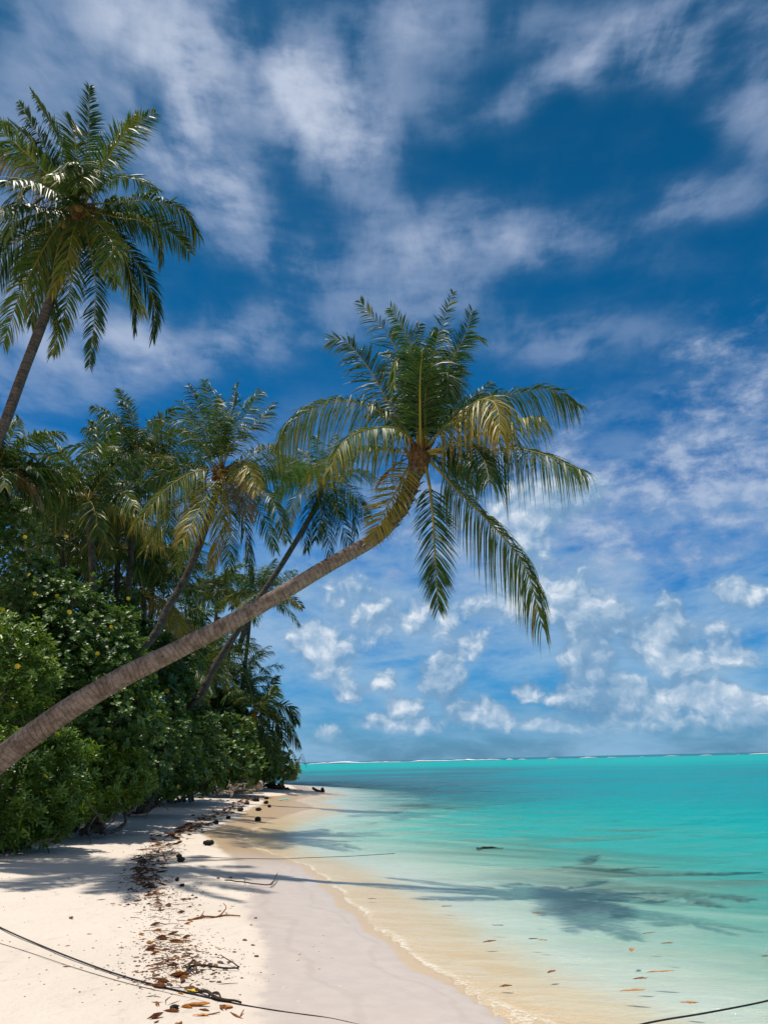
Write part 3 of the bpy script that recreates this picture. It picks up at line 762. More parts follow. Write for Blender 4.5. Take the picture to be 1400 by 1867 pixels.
# ---- the leaning palm across the picture
YH = 12.6
hero_fr = [
    ([(715, 766), (664, 738), (613, 732), (546, 757), (504, 814)], -1, dict(len=3.0, Lmax=0.72, droop=1.15, tint=0.44, n=86, vup=0.0)),
    ([(715, 745), (692, 705), (670, 668), (631, 622), (601, 620)], 1, dict(len=2.9, Lmax=0.62, droop=0.45, tint=0.18, face=0.85, n=80)),
    ([(728, 783), (670, 783), (626, 806), (600, 860)], -1, dict(len=2.6, Lmax=0.50, droop=1.1, tint=0.50, n=80)),
    ([(692, 819), (640, 825), (590, 842), (560, 870)], 1, dict(len=2.5, Lmax=0.50, droop=1.1, tint=0.40, n=70)),
    ([(740, 860), (728, 885), (700, 934), (676, 985)], -1, dict(len=2.0, Lmax=0.52, droop=0.15, tint=0.62, n=64, face=0.8, ragged=0.2, vup=.25, stem=.12, wid=.026, )),
    ([(782, 880), (789, 943), (794, 1031), (799, 1110)], -1, dict(len=3.1, Lmax=0.52, droop=0.25, tint=0.30, n=78, sweep=0.7, rachis_r=0.034, stem=0.25)),
    ([(834, 894), (901, 961), (958, 1035), (989, 1145)], 1, dict(len=3.7, Lmax=0.60, droop=0.9, tint=0.40, n=96, face=0.9, hang=0.5, stem=0.15, rachis_r=0.03)),
    ([(834, 806), (905, 783), (950, 768), (994, 761)], -1, dict(len=3.0, Lmax=0.64, droop=1.1, tint=0.48, n=76)),
    ([(825, 757), (879, 730), (945, 717), (1003, 708), (1051, 739)], 1, dict(len=3.5, Lmax=0.68, droop=0.95, tint=0.30, n=92, vup=0.0)),
    ([(815, 775), (850, 745), (880, 728), (905, 740), (912, 790)], -1, dict(len=3.0, Lmax=0.64, droop=1.1, tint=0.60, n=82)),
    ([(856, 830), (923, 817), (989, 828), (1069, 861)], -1, dict(len=3.4, Lmax=0.66, droop=1.15, tint=0.30, n=88, ragged=0.2)),
    ([(850, 812), (880, 835), (892, 876)], -1, dict(len=2.6, Lmax=0.62, droop=1.0, tint=0.15, n=66)),
    ([(745, 720), (728, 650), (700, 600), (675, 575), (656, 548)], 1, dict(len=3.0, Lmax=0.50, droop=0.30, tint=0.24, n=66, ragged=0.35, face=0.9)),
    ([(760, 720), (752, 646), (735, 600), (712, 560)], -1, dict(len=3.1, Lmax=0.42, droop=0.25, tint=0.20, n=66, ragged=0.25, face=0.9)),
    ([(780, 730), (799, 655), (808, 589), (826, 532)], 1, dict(len=3.2, Lmax=0.42, droop=0.3, tint=0.26, n=70, ragged=0.35, face=0.9)),
    ([(790, 730), (817, 668), (848, 611), (861, 565)], -1, dict(len=3.1, Lmax=0.48, droop=0.25, tint=0.16, n=74, face=0.9)),
    ([(795, 720), (825, 660), (855, 615), (880, 618)], 1, dict(len=3.0, Lmax=0.5, droop=0.5, tint=0.38, n=70)),
    ([(764, 740), (760, 680), (745, 645), (722, 660), (718, 705)], -1, dict(len=2.9, Lmax=0.42, droop=0.6, tint=0.38, n=76)),
    ([(780, 740), (800, 690), (815, 680), (815, 720)], -1, dict(len=2.6, Lmax=0.6, droop=0.5, tint=0.12, n=70)),
    ([(800, 780), (843, 739), (896, 697)], 1, dict(len=2.8, Lmax=0.45, droop=0.5, tint=0.18, n=60, stem=.3)),
    ([(766, 760), (766, 690), (770, 640)], -1, dict(len=2.5, Lmax=0.55, droop=0.2, tint=0.14, n=66, rachis_r=0.035, roll=0.2)),
    ([(762, 760), (780, 680), (778, 630)], 1, dict(len=2.8, Lmax=0.6, droop=0.3, tint=0.10, n=74)),
    ([(745, 770), (715, 735), (712, 720)], 1, dict(len=2.5, Lmax=0.6, droop=0.5, tint=0.12, n=60)),
    ([(770, 770), (805, 740), (812, 700)], 1, dict(len=2.6, Lmax=0.62, droop=0.4, tint=0.12, n=66)),
    ([(735, 765), (735, 715), (742, 690)], 1, dict(len=2.5, Lmax=0.55, droop=0.4, tint=0.12, n=60)),
    ([(755, 740), (722, 680), (705, 640)], 1, dict(len=2.9, Lmax=0.6, droop=0.5, tint=0.10, n=76, face=.7)),
    ([(790, 735), (825, 690), (835, 650)], 1, dict(len=2.9, Lmax=0.6, droop=0.6, tint=0.10, n=76, face=.7)),
    ([(775, 730), (790, 650), (800, 600)], -1, dict(len=3.0, Lmax=0.55, droop=0.5, tint=0.12, n=80, face=.8)),
    ([(760, 720), (748, 640), (765, 590)], 1, dict(len=3.0, Lmax=0.55, droop=0.5, tint=0.14, n=80, face=.8)),
    ([(800, 835), (845, 850), (860, 845)], 1, dict(len=2.5, Lmax=0.6, droop=1.0, tint=0.14, n=60)),
]
hb = np.array([-8.0, 11.9, 0.30])
palm('big coconut palm leaning far out over the beach, its grey ringed trunk crossing the picture', (768, 826), YH,
     [(-90, 1455, 11.95), (0, 1385, 12.0), (100, 1310, 12.0), (210, 1242, 12.0), (330, 1182, 12.1), (430, 1130, 12.2), (520, 1078, 12.3), (600, 1030, 12.4), (680, 984, 12.45), (716, 948, 12.5), (745, 897, 12.55)],
     [0.30, 0.255, 0.235, 0.22, 0.205, 0.19, 0.175, 0.162, 0.150, 0.142, 0.136, 0.15, 0.14], hb, hero_fr, seed=3, trunk_k=0.82, bark_m=M_trunk, boots=True, coconuts=0, dead=5, Lmax=0.62)

# ---- the tall palm on the left
YL = 13.2
left_fr = [
    ([(137, 320), (104, 246), (58, 167)], 1, dict(roll=0.5, Lmax=0.42, droop=.35)), ([(110, 320), (61, 231), (34, 185)], -1, dict(Lmax=0.45, droop=.4, roll=-.4)),
    ([(100, 320), (46, 246), (0, 222)], 1, dict(Lmax=0.5, roll=.5)), ([(110, 345), (40, 301), (-22, 270)], 1, dict(Lmax=0.62, droop=1.1, tint=0.9)),
    ([(100, 345), (46, 338), (27, 380), (20, 430)], -1, dict(Lmax=0.6, tint=0.42, n=80)), ([(153, 313), (162, 237), (163, 156)], 1, dict(Lmax=0.46, droop=.2, roll=.6, n=80)),
    ([(145, 313), (134, 240), (130, 215)], -1, dict(Lmax=.5, droop=.3)), ([(165, 345), (189, 301), (215, 260), (253, 207)], -1, dict(Lmax=0.5, tint=0.5, droop=.6, roll=.5, ragged=.25)),
    ([(229, 368), (275, 365), (330, 383), (365, 432)], -1, dict(Lmax=0.55, droop=0.9, tint=0.36, n=84)), ([(214, 396), (260, 403), (290, 435), (293, 475)], -1, dict(Lmax=0.5, droop=.8, tint=0.38)),
    ([(208, 435), (238, 500), (246, 600)], -1, dict(Lmax=0.52, droop=.3, tint=0.16, n=80, sweep=.8)), ([(214, 435), (262, 498), (282, 560), (278, 615)], 1, dict(Lmax=0.52, droop=.35, tint=0.14, n=80, sweep=.8)),
    ([(160, 435), (175, 527), (163, 668)], 1, dict(Lmax=0.36, droop=.4, tint=0.2, len=3.2, roll=1.0)), ([(136, 414), (122, 475), (95, 533)], -1, dict(Lmax=0.42, tint=0.62, sweep=.8)),
    ([(110, 430), (70, 512), (57, 592)], 1, dict(Lmax=0.5, tint=0.34, sweep=.8)), ([(100, 420), (40, 530), (5, 628)], -1, dict(Lmax=0.5, tint=0.5, droop=.5, n=80)),
    ([(138, 450), (125, 540), (94, 648)], 1, dict(Lmax=0.42, tint=0.44)), ([(61, 392), (5, 435), (-30, 500)], -1, dict(Lmax=0.6, droop=.9)),
    ([(80, 420), (15, 450), (-25, 530)], 1, dict(Lmax=0.6, droop=.8)), ([(190, 420), (206, 455), (180, 490)], -1, dict(Lmax=0.5, tint=0.5)),
    ([(135, 340), (125, 310), (95, 320)], -1, dict(Lmax=0.5, tint=0.52)), ([(150, 330), (148, 310), (150, 340)], -1, dict(Lmax=0.55, tint=0.45)),
    ([(90, 380), (40, 370), (-10, 385)], -1, dict(Lmax=0.6, tint=.3, droop=.9)), ([(110, 440), (95, 520), (105, 600)], -1, dict(Lmax=.5, tint=.3)),
    ([(130, 420), (90, 470), (30, 500)], 1, dict(Lmax=.6, tint=.12)), ([(170, 430), (190, 480), (215, 520)], 1, dict(Lmax=.55, tint=.12)),
    ([(120, 360), (60, 330), (10, 330)], -1, dict(Lmax=.6, tint=.22)), ([(180, 380), (230, 390), (285, 395)], 1, dict(Lmax=.5, tint=.3, droop=.8)),
]
left_fr = [(p_, s_, dict(d_, tint=d_.get('tint', .2) - (.08 if d_.get('tint', .2) < .8 else 0))) for p_, s_, d_ in left_fr]  # frond tints lowered: shade on the side facing the camera put into the colour
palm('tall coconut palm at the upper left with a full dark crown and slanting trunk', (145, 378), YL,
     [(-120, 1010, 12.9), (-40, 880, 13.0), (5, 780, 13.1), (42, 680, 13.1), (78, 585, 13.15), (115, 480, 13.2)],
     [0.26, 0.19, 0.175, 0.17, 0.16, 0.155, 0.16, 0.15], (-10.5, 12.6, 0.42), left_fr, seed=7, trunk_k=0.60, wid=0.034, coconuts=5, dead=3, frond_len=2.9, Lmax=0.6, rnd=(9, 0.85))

# ---- middle palms
B = [
    ([(380, 790), (362, 740), (343, 702)], 1, dict(roll=.5)), ([(395, 780), (385, 735), (374, 694)], -1, dict()), ([(412, 780), (425, 740), (431, 700)], 1, dict(roll=.6)),
    ([(425, 790), (452, 750), (474, 712)], -1, dict(tint=.3)), ([(430, 800), (470, 770), (499, 735)], 1, dict()), ([(370, 810), (350, 770), (330, 732)], -1, dict()),
    ([(360, 810), (320, 775), (273, 768)], 1, dict(Lmax=.75, droop=.9, tint=.34)), ([(460, 830), (495, 815), (520, 830)], -1, dict(droop=.8, tint=.3)), ([(470, 855), (520, 862), (560, 872)], 1, dict(droop=.8)),
    ([(350, 862), (300, 895), (248, 955)], -1, dict(tint=.50, droop=.9, Lmax=.85)), ([(370, 880), (310, 940), (264, 1003)], -1, dict(tint=.50, Lmax=.8)),
    ([(385, 890), (358, 940), (333, 985)], -1, dict(tint=.58, Lmax=.8)), ([(402, 900), (402, 960), (386, 1035)], -1, dict(tint=.62, Lmax=.6, sweep=.8)),
    ([(415, 900), (420, 980), (414, 1062)], 1, dict(Lmax=.5, tint=.2)), ([(430, 900), (450, 980), (460, 1062)], -1, dict(Lmax=.6, tint=.2, sweep=.8)),
    ([(440, 890), (480, 940), (502, 1003)], 1, dict(Lmax=.6, tint=.24)), ([(450, 880), (495, 910), (524, 985)], -1, dict(Lmax=.6, tint=.24)),
    ([(350, 850), (300, 860), (250, 912)], 1, dict(tint=.28, droop=.9)), ([(370, 900), (345, 960), (320, 1032)], 1, dict(tint=.45)), ([(430, 860), (450, 850), (470, 900)], -1, dict(tint=.60, Lmax=.6)),
    ([(400, 800), (398, 760), (400, 720)], 1, dict()), ([(440, 850), (520, 850), (570, 850)], 1, dict(tint=.4)),
]
palm('middle coconut palm with sunlit olive fronds, its trunk curving behind the big leaning trunk', (405, 858), 21.0,
     [(255, 1190, 20.0), (305, 1110, 20.4), (340, 1050, 20.7), (365, 990, 20.9), (388, 920, 21.0)],
     [0.24, 0.19, 0.165, 0.155, 0.15, 0.15, 0.15], (-9.6, 19.0, 0.42), B, seed=11, trunk_k=.66, coconuts=5, dead=4, frond_len=3.4, Lmax=0.75, detail=0.85, wid=0.032, rnd=(4, 0.75), group='palms in the grove behind the bushes')
Cf = [
    ([(575, 850), (560, 830), (543, 820)], 1, {}), ([(585, 845), (580, 815), (573, 795)], -1, {}), ([(598, 845), (607, 815), (612, 792)], 1, {}), ([(560, 855), (535, 835), (515, 838)], -1, dict(tint=.4)),
    ([(560, 870), (520, 885), (490, 925)], -1, dict(tint=.48)), ([(565, 885), (535, 915), (528, 955)], -1, dict(tint=.5)), ([(575, 900), (560, 950), (560, 1002)], 1, dict(tint=.2)),
    ([(590, 910), (598, 970), (600, 1022)], -1, dict(tint=.14)), ([(600, 905), (622, 950), (642, 1010)], 1, dict(tint=.16)), ([(615, 895), (645, 930), (648, 975)], -1, dict(tint=.16)),
    ([(615, 880), (645, 900), (672, 943)], 1, dict(tint=.16)), ([(620, 870), (655, 860), (684, 872)], -1, dict(tint=.28)), ([(560, 865), (520, 852), (478, 868)], 1, dict(tint=.4)),
    ([(612, 860), (635, 835), (650, 825)], 1, {}), ([(580, 900), (585, 940), (575, 985)], -1, dict(tint=.2)),
]
palm('slim coconut palm with a small dark crown just left of the big leaning crown', (590, 876), 31.0,
     [(350, 1290, 29.0), (395, 1210, 29.5), (470, 1095, 30.2), (510, 1035, 30.6), (545, 978, 30.8), (578, 918, 31.0)],
     [0.26, 0.22, 0.20, 0.175, 0.165, 0.155, 0.15, 0.15], (-9.6, 28.0, 0.42), Cf, seed=13, coconuts=3, frond_len=3.0, Lmax=0.72, detail=0.7, wid=0.042, rnd=(4, 0.7), sides=14, group='palms in the grove behind the bushes')

def gpt(px, py, Y):
    p = at(px, py, Y); p[2] = max(gz(p[0], p[1]), 0.0); return p
bgp = [  # label, crown px, Y, [trunk px], base px x, fronds, length, seed
    ('coconut palm with a round green crown, left of the middle palm', (255, 838), 25.0, [(235, 1060, 24.6)], 215, 26, 3.0, 21),
    ('dark bushy coconut palm above the yellow-flowered hibiscus', (160, 915), 21.5, [(170, 1080, 21.5)], 175, 26, 2.7, 22),
    ('coconut palm half out of the left edge, under the tall palm', (-5, 868), 17.5, [(-30, 1050, 17.4)], -60, 24, 1.9, 23),
    ('small palm crown peeping over the dark palm at the left', (68, 935), 30.0, [(72, 1080, 30.0)], 75, 20, 2.4, 24),
    ('small distant coconut palm, left one of the pair under the middle palm', (398, 1078), 46.0, [(400, 1130, 46.0), (388, 1190, 46.0)], 375, 20, 2.4, 25),
    ('small distant coconut palm, right one of the pair, next to the slim trunk', (474, 1082), 44.0, [(455, 1130, 44.0), (432, 1195, 43.5)], 420, 22, 2.9, 26),
    ('low palm with spreading fronds in the gap below the middle palm', (345, 1150), 38.0, [(338, 1215, 38.0)], 330, 14, 2.3, 27),
    ('shaded palm crown behind the curved trunk of the middle palm', (280, 1030), 29.0, [(275, 1130, 29.0)], 268, 14, 2.6, 28),
    ('shaded palm crown above the hibiscus shoulder', (215, 1000), 26.0, [(212, 1120, 26.0)], 205, 24, 3.0, 29),
    ('low dark palm with drooping brown fronds beside the hibiscus', (262, 1085), 27.0, [(262, 1180, 27.0)], 262, 22, 3.0, 30),
    ('palm crown in deep shade low in the grove, above the sea-side bushes', (395, 1205), 42.0, [(392, 1270, 42.0)], 388, 22, 3.0, 31),
    ('young palm with upright fronds at the right end of the grove', (442, 1262), 45.0, [(438, 1320, 45.0)], 432, 20, 3.2, 32),
    ('shaded palm between the hibiscus and the slim trunk', (330, 1220), 36.0, [(328, 1290, 36.0)], 322, 22, 3.0, 33),
    ('dark palm in the grove left of the middle trunk', (110, 985), 24.0, [(115, 1100, 24.0)], 118, 22, 2.6, 34),
]
for lab, cp, Y, tr, bx, n, ln, sdd in bgp:
    b = gpt(bx, 1440, Y)
    palm(lab, cp, Y, [(p[0], p[1], p[2]) for p in tr], [0.2, 0.16, 0.14, 0.13], b, (), (n + 6, 1.0), 'palms in the grove behind the bushes', sdd, detail=0.62, frond_len=ln, Lmax=0.68, wid=0.045, sides=12, coconuts=0, fibre=False, whole=Y > 34)
# low palm leaning out at the tip of the grove
K = [([(470, 1290), (495, 1250), (505, 1232)], 1, {}), ([(460, 1270), (450, 1235), (440, 1208)], 1, dict(tint=.15)), ([(475, 1290), (500, 1262), (502, 1250)], -1, {}),
     ([(480, 1300), (515, 1310), (545, 1360)], -1, {}), ([(480, 1305), (510, 1325), (520, 1360)], 1, {}), ([(470, 1310), (490, 1340), (500, 1380)], -1, {}),
     ([(455, 1310), (440, 1340), (435, 1372)], -1, dict(tint=.6)), ([(450, 1300), (420, 1300), (400, 1330)], 1, {}), ([(480, 1295), (525, 1288), (540, 1318)], 1, {}),
     ([(455, 1280), (430, 1260), (410, 1270)], -1, {})]
palm('low palm with long fronds leaning out over the last bushes before the sea', (462, 1302), 42.0, [(452, 1350, 42.0)], [0.22, 0.2, 0.18], gpt(445, 1440, 42.0), K, None, None, 41, 0.7, 0, 3.2, 0.8, 0.07, True, sides=12)

# ------------------------------------------------------------------ broad-leaved bushes
def leaves_geo(P, D, U, L, Wd, tint, fold=0.25, curl=0.2):
    """P base, D direction, U normal-ish (n,3); L length, Wd width (n)"""
    S_ = unit(np.cross(D, U)); N_ = np.cross(S_, D)
    prof = [(0, 0, 0), (.42, -.42, 0), (.42, 0, 1), (.42, .42, 0), (.78, -.44, 0), (.78, 0, 1), (.78, .44, 0), (1.0, 0, 0)]
    V = []
    for (u, s, m_) in prof:
        V.append(P + D * (L * u)[:, None] + S_ * (Wd * s)[:, None] + N_ * (L * (-curl * u * u) - m_ * fold * Wd * .5)[:, None])
    V = np.stack(V, 1).reshape(-1, 3); n = len(P); b = (np.arange(n) * 8)[:, None]
    tri = np.array([[0, 2, 1], [0, 3, 2], [4, 5, 7], [5, 6, 7]]); quad = np.array([[1, 2, 5, 4], [2, 3, 6, 5]])
    F3 = (b[:, :, None] + tri[None]).reshape(-1, 3); F4 = (b[:, :, None] + quad[None]).reshape(-1, 4)
    return V, [F3, F4], np.repeat(tint, 8)

def shell_points(lobes, n, rg, inner=0.25):
    """points in the outer shell of a union of lobes (cx,cy,cz,rx,ry,rz); outward direction"""
    lobes = np.asarray(lobes, dtype=float)
    area = (lobes[:, 3] * lobes[:, 5]) ; pk = area / area.sum()
    k = rg.choice(len(lobes), n, p=pk)
    d = unit(rg.normal(0, 1, (n, 3)))
    rr = 1 + 0.0 * k
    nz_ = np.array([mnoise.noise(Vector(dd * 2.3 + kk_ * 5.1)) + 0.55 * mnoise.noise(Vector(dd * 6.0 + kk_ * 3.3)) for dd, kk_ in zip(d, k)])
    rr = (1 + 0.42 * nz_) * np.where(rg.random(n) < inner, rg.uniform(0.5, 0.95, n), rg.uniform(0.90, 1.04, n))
    Pp = lobes[k, :3] + d * lobes[k, 3:6] * rr[:, None]
    # drop points deep inside another lobe
    bad = np.zeros(n, bool)
    for j, lb in enumerate(lobes):
        q = (((Pp - lb[:3]) / lb[3:6]) ** 2).sum(1)
        bad |= (q < 0.45) & (k != j)
    return Pp[~bad], d[~bad], nz_[~bad]

def bush(label, name, cat, lobes_px, mat, nshoot, leafL, leafW, per=7, seed=1, group=None, flowers=0, flower_px=(), yellow=0.01, tint=0.4, stems=8, base=None, inner=0.25, stemr=0.05, minz=None, dry=()):
    stems += 5
    rg = np.random.default_rng(seed)
    lob = []
    for (px, py, r, Y) in lobes_px:
        c = at(px, py, Y); k = Y / FPX * 1.05 * r
        lob.append((*c, k, k * 0.95, k))
    lob = np.array(lob)
    if base is None:
        cx = lob[:, 0].mean(); cy = lob[:, 1].mean(); base = np.array([cx, cy, gz(cx, cy)])
    root = thing(name, label, cat, base, group)
    Pp, d, nz_ = shell_points(lob, nshoot, rg, inner)
    gzv = 0.40
    ok = Pp[:, 2] > gzv + 0.03
    Pp, d, nz_ = Pp[ok], d[ok], nz_[ok]
    cl = np.array([mnoise.noise(Vector(p * (2.4 if leafL < .15 else 1.5))) for p in Pp])
    ok = (cl > -0.10) | (rg.random(len(Pp)) < 0.22)
    Pp, d, nz_ = Pp[ok], d[ok], (nz_ + 0.6 * cl)[ok]
    n = len(Pp)
    ax = unit(d * 0.8 + np.array([0, 0, 0.75]) + rg.normal(0, 0.25, (n, 3)))
    a1 = unit(np.cross(ax, rg.normal(0, 1, (n, 3)))); a2 = np.cross(ax, a1)
    P_, D_, U_, T_, L_, W_ = [], [], [], [], [], []
    for q in range(per):
        th = q * 2.4 + rg.uniform(0, .5, n)
        rad = a1 * np.cos(th)[:, None] + a2 * np.sin(th)[:, None]
        open_ = rg.uniform(0.7, 1.5, n)[:, None]
        Dq = unit(ax * 0.8 + rad * open_)
        P_.append(Pp - ax * (0.02 * q * leafL / 0.1)[..., None] if False else Pp - ax * (0.12 * leafL * q)); D_.append(Dq); U_.append(unit(ax - (ax * Dq).sum(1)[:, None] * Dq * 1.0))
        L_.append(leafL * rg.uniform(0.55, 1.3, n)); W_.append(leafW * rg.uniform(0.7, 1.15, n))
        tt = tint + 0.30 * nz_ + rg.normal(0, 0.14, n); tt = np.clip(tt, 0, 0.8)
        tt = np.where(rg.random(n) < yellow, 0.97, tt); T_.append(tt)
    V, F, T = leaves_geo(np.concatenate(P_), np.concatenate(D_), np.concatenate(U_), np.concatenate(L_), np.concatenate(W_), np.concatenate(T_))
    link('foliage', mesh('foliage', V - base, F, tint=T), mat, root)
    A = Acc()
    for q in range(stems):
        lb = lob[rg.integers(len(lob))]
        tgt = lb[:3] + unit(rg.normal(0, 1, 3)) * lb[3:6] * rg.uniform(0.4, 0.9)
        b0 = base + np.array([rg.normal(0, .25), rg.normal(0, .25), -0.05]); mid = (b0 + tgt) / 2 + rg.normal(0, .25, 3)
        C = catmull([b0, mid, tgt], 12); C[:, 2] = np.maximum(C[:, 2], base[2] - .05)
        C += np.vstack([[0, 0, 0], rg.normal(0, .025, (11, 3))])
        V, F, uv = tube(C, np.linspace(stemr, stemr * .25, 12), 6); A.add(V, F, 0, 0, uv)
        for z in range(3):
            p0 = C[rg.integers(5, 11)]; p1 = p0 + unit(rg.normal(0, 1, 3) + np.array([0, 0, .4])) * rg.uniform(.3, .8)
            V, F, uv = tube(catmull([p0, (p0 + p1) / 2 + rg.normal(0, .06, 3), p1], 7), np.linspace(stemr * .4, stemr * .12, 7), 5); A.add(V, F, 0, 0, uv)
    for pts, r0 in dry:
        C = catmull(pts, 14); V, F, uv = tube(C, np.linspace(r0, r0 * .35, 14), 6); A.add(V, F, 0, 0, uv)
    link('branches', A.mesh('branches', base), M_branch, root)
    fl = [at(p[0], p[1], p[2]) for p in flower_px]
    if flowers:
        kk_ = np.where(d[:, 1] < -0.1)[0]; fl += [Pp[i] + d[i] * 0.06 for i in rg.choice(kk_, flowers, replace=False)]
    for q, c in enumerate(fl):
        A = Acc(); s = rg.uniform(.045, .06)
        ctr = np.array(c); dirf = unit(np.array([rg.normal(0.3, .4), -1, rg.normal(.2, .4)]))
        b1 = unit(np.cross(dirf, [0, 0, 1.0])); b2 = np.cross(b1, dirf)
        th = np.arange(5) * 2 * math.pi / 5
        Dp = unit(b1 * np.cos(th)[:, None] + b2 * np.sin(th)[:, None] + dirf * 0.45)
        V, F, T = leaves_geo(np.repeat(ctr[None], 5, 0), Dp, np.repeat(dirf[None], 5, 0), np.full(5, s), np.full(5, s * 1.25), np.zeros(5), .1, -.2)
        A.add(V, F); link('flower', A.mesh('flower', base), M_flower, root)
    return root

GH = 'sea hibiscus trees with yellow flowers'
bush('tall sea hibiscus at the left edge with small round leaves, reaching up to the palms', 'sea_hibiscus', 'tree',
     [(-50, 1030, 110, 17.5), (20, 1090, 90, 17), (-30, 1180, 110, 17), (60, 1190, 85, 17), (5, 970, 50, 18), (-70, 940, 80, 18)], M_hib, 5200, 0.10, 0.085, 6, 51, GH,
     flower_px=[(45, 980, 15.9), (6, 1112, 15.4), (121, 979, 16.2)], flowers=5, tint=.42, base=(-9.5, 17.5, .42), stemr=.09)
bush('sea hibiscus with yellow flowers right above the leaning trunk', 'sea_hibiscus', 'tree',
     [(120, 1130, 72, 17), (185, 1165, 62, 17.5), (110, 1210, 90, 16.6), (200, 1230, 70, 17), (160, 1300, 90, 16.6), (85, 1070, 50, 18), (240, 1310, 50, 17.5)], M_hib, 5600, 0.10, 0.085, 6, 52, GH,
     flower_px=[(233, 1092, 16.0), (126, 1117, 15.4), (178, 1192, 15.3), (204, 1142, 16.1)], flowers=4, tint=.38, base=(-7.4, 17.2, .42), stemr=.09)
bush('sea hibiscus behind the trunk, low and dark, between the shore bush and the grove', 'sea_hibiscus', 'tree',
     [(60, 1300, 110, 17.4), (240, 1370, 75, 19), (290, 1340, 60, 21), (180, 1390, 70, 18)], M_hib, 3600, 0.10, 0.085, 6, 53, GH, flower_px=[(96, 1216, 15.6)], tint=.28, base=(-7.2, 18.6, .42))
GB = 'shore bushes along the top of the beach'
bush('light green shore bush with leaf rosettes at the left edge, above the trunk', 'shore_bush', 'bush',
     [(20, 1190, 60, 14.5), (60, 1240, 45, 14.5), (10, 1260, 70, 14.5), (-50, 1200, 80, 14.8)], M_sca, 1900, 0.115, 0.048, 9, 61, GB, tint=.44, flower_px=[(31, 1215, 13.75)], base=(-7.9, 14.8, .42))
bush('large glossy shore bush under the leaning trunk at the left edge, touching the sand', 'shore_bush', 'bush',
     [(-20, 1430, 85, 13.3), (60, 1440, 75, 13.4), (20, 1500, 55, 13.2), (100, 1400, 60, 13.8), (90, 1480, 48, 13.6), (-60, 1500, 70, 13.2)], M_sca, 3500, 0.112, 0.046, 9, 62, GB, tint=.34, yellow=.012, base=(-6.2, 13.5, .40),
     dry=[([at(20, 1525, 13.2), at(60, 1538, 12.8), at(90, 1535, 12.7), at(110, 1515, 12.7)], .014), ([at(-10, 1530, 13), at(20, 1548, 12.8), at(10, 1556, 12.7)], .012), ([at(60, 1538, 12.8), at(110, 1528, 12.8), at(108, 1545, 12.6)], .008)])
bush('bright glossy shore bush bulging onto the sand below the trunk', 'shore_bush', 'bush',
     [(150, 1415, 58, 16.0), (205, 1420, 52, 16.8), (240, 1425, 34, 17.2), (120, 1440, 50, 15.4), (180, 1455, 32, 16.4)], M_sca, 3300, 0.105, 0.043, 9, 63, GB, tint=.48, yellow=.012, base=(-6.1, 16.6, .40),
     dry=[([at(200, 1455, 16.5), at(240, 1485, 15.9), at(290, 1480, 16.0)], .012), ([at(120, 1490, 14.8), at(126, 1500, 14.6), at(124, 1512, 14.2)], .008)])
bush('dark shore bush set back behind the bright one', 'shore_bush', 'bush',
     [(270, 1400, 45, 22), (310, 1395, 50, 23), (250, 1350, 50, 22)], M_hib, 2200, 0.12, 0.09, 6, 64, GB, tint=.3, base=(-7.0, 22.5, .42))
bush('mid-beach shore bush with a few yellow leaves, left of the driftwood', 'shore_bush', 'bush',
     [(330, 1400, 42, 27), (370, 1395, 40, 28.5), (350, 1350, 45, 29), (310, 1340, 45, 28)], M_hib, 2600, 0.14, 0.10, 6, 65, GB, tint=.42, yellow=.03, base=(-7.4, 28.5, .42))
bush('shore bush above the driftwood tangle', 'shore_bush', 'bush',
     [(410, 1395, 38, 34), (445, 1398, 32, 36), (400, 1350, 40, 35), (430, 1350, 36, 37)], M_hib, 2200, 0.17, 0.12, 6, 66, GB, tint=.40, yellow=.02, base=(-7.6, 36, .42))
bush('last thin shore bush with bare twigs where the grove meets the sea', 'shore_bush', 'bush',
     [(480, 1392, 32, 42), (510, 1398, 27, 45), (470, 1365, 30, 43), (495, 1375, 26, 46), (530, 1405, 14, 48)], M_hib, 1500, 0.18, 0.11, 6, 67, GB, tint=.48, yellow=.02, base=(-7.4, 44.5, .42), inner=.4,
     dry=[([at(520 + 3 * q, 1425, 46), at(532 + 3 * q, 1405 - 5 * q, 45.5), at(541 + 3 * q, 1388 + 7 * (q % 4), 45)], .022) for q in range(7)])
GT = 'broad-leaved trees in the shade of the grove'
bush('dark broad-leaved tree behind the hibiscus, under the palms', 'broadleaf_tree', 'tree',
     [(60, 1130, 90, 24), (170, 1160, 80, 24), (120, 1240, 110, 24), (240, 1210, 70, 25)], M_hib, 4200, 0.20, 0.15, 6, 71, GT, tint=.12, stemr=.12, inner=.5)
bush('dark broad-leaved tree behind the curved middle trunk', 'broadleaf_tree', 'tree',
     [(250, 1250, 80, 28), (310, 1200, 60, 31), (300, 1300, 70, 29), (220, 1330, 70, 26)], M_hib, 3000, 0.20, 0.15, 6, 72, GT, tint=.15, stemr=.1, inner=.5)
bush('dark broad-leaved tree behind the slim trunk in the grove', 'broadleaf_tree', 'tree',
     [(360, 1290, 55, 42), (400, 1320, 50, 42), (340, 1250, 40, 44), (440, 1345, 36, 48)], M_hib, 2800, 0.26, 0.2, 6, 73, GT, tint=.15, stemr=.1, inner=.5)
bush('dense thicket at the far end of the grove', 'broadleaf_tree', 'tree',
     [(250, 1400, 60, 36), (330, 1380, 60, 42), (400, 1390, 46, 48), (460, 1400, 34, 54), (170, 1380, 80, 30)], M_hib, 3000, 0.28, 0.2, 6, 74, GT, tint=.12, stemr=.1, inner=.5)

exec_details = True
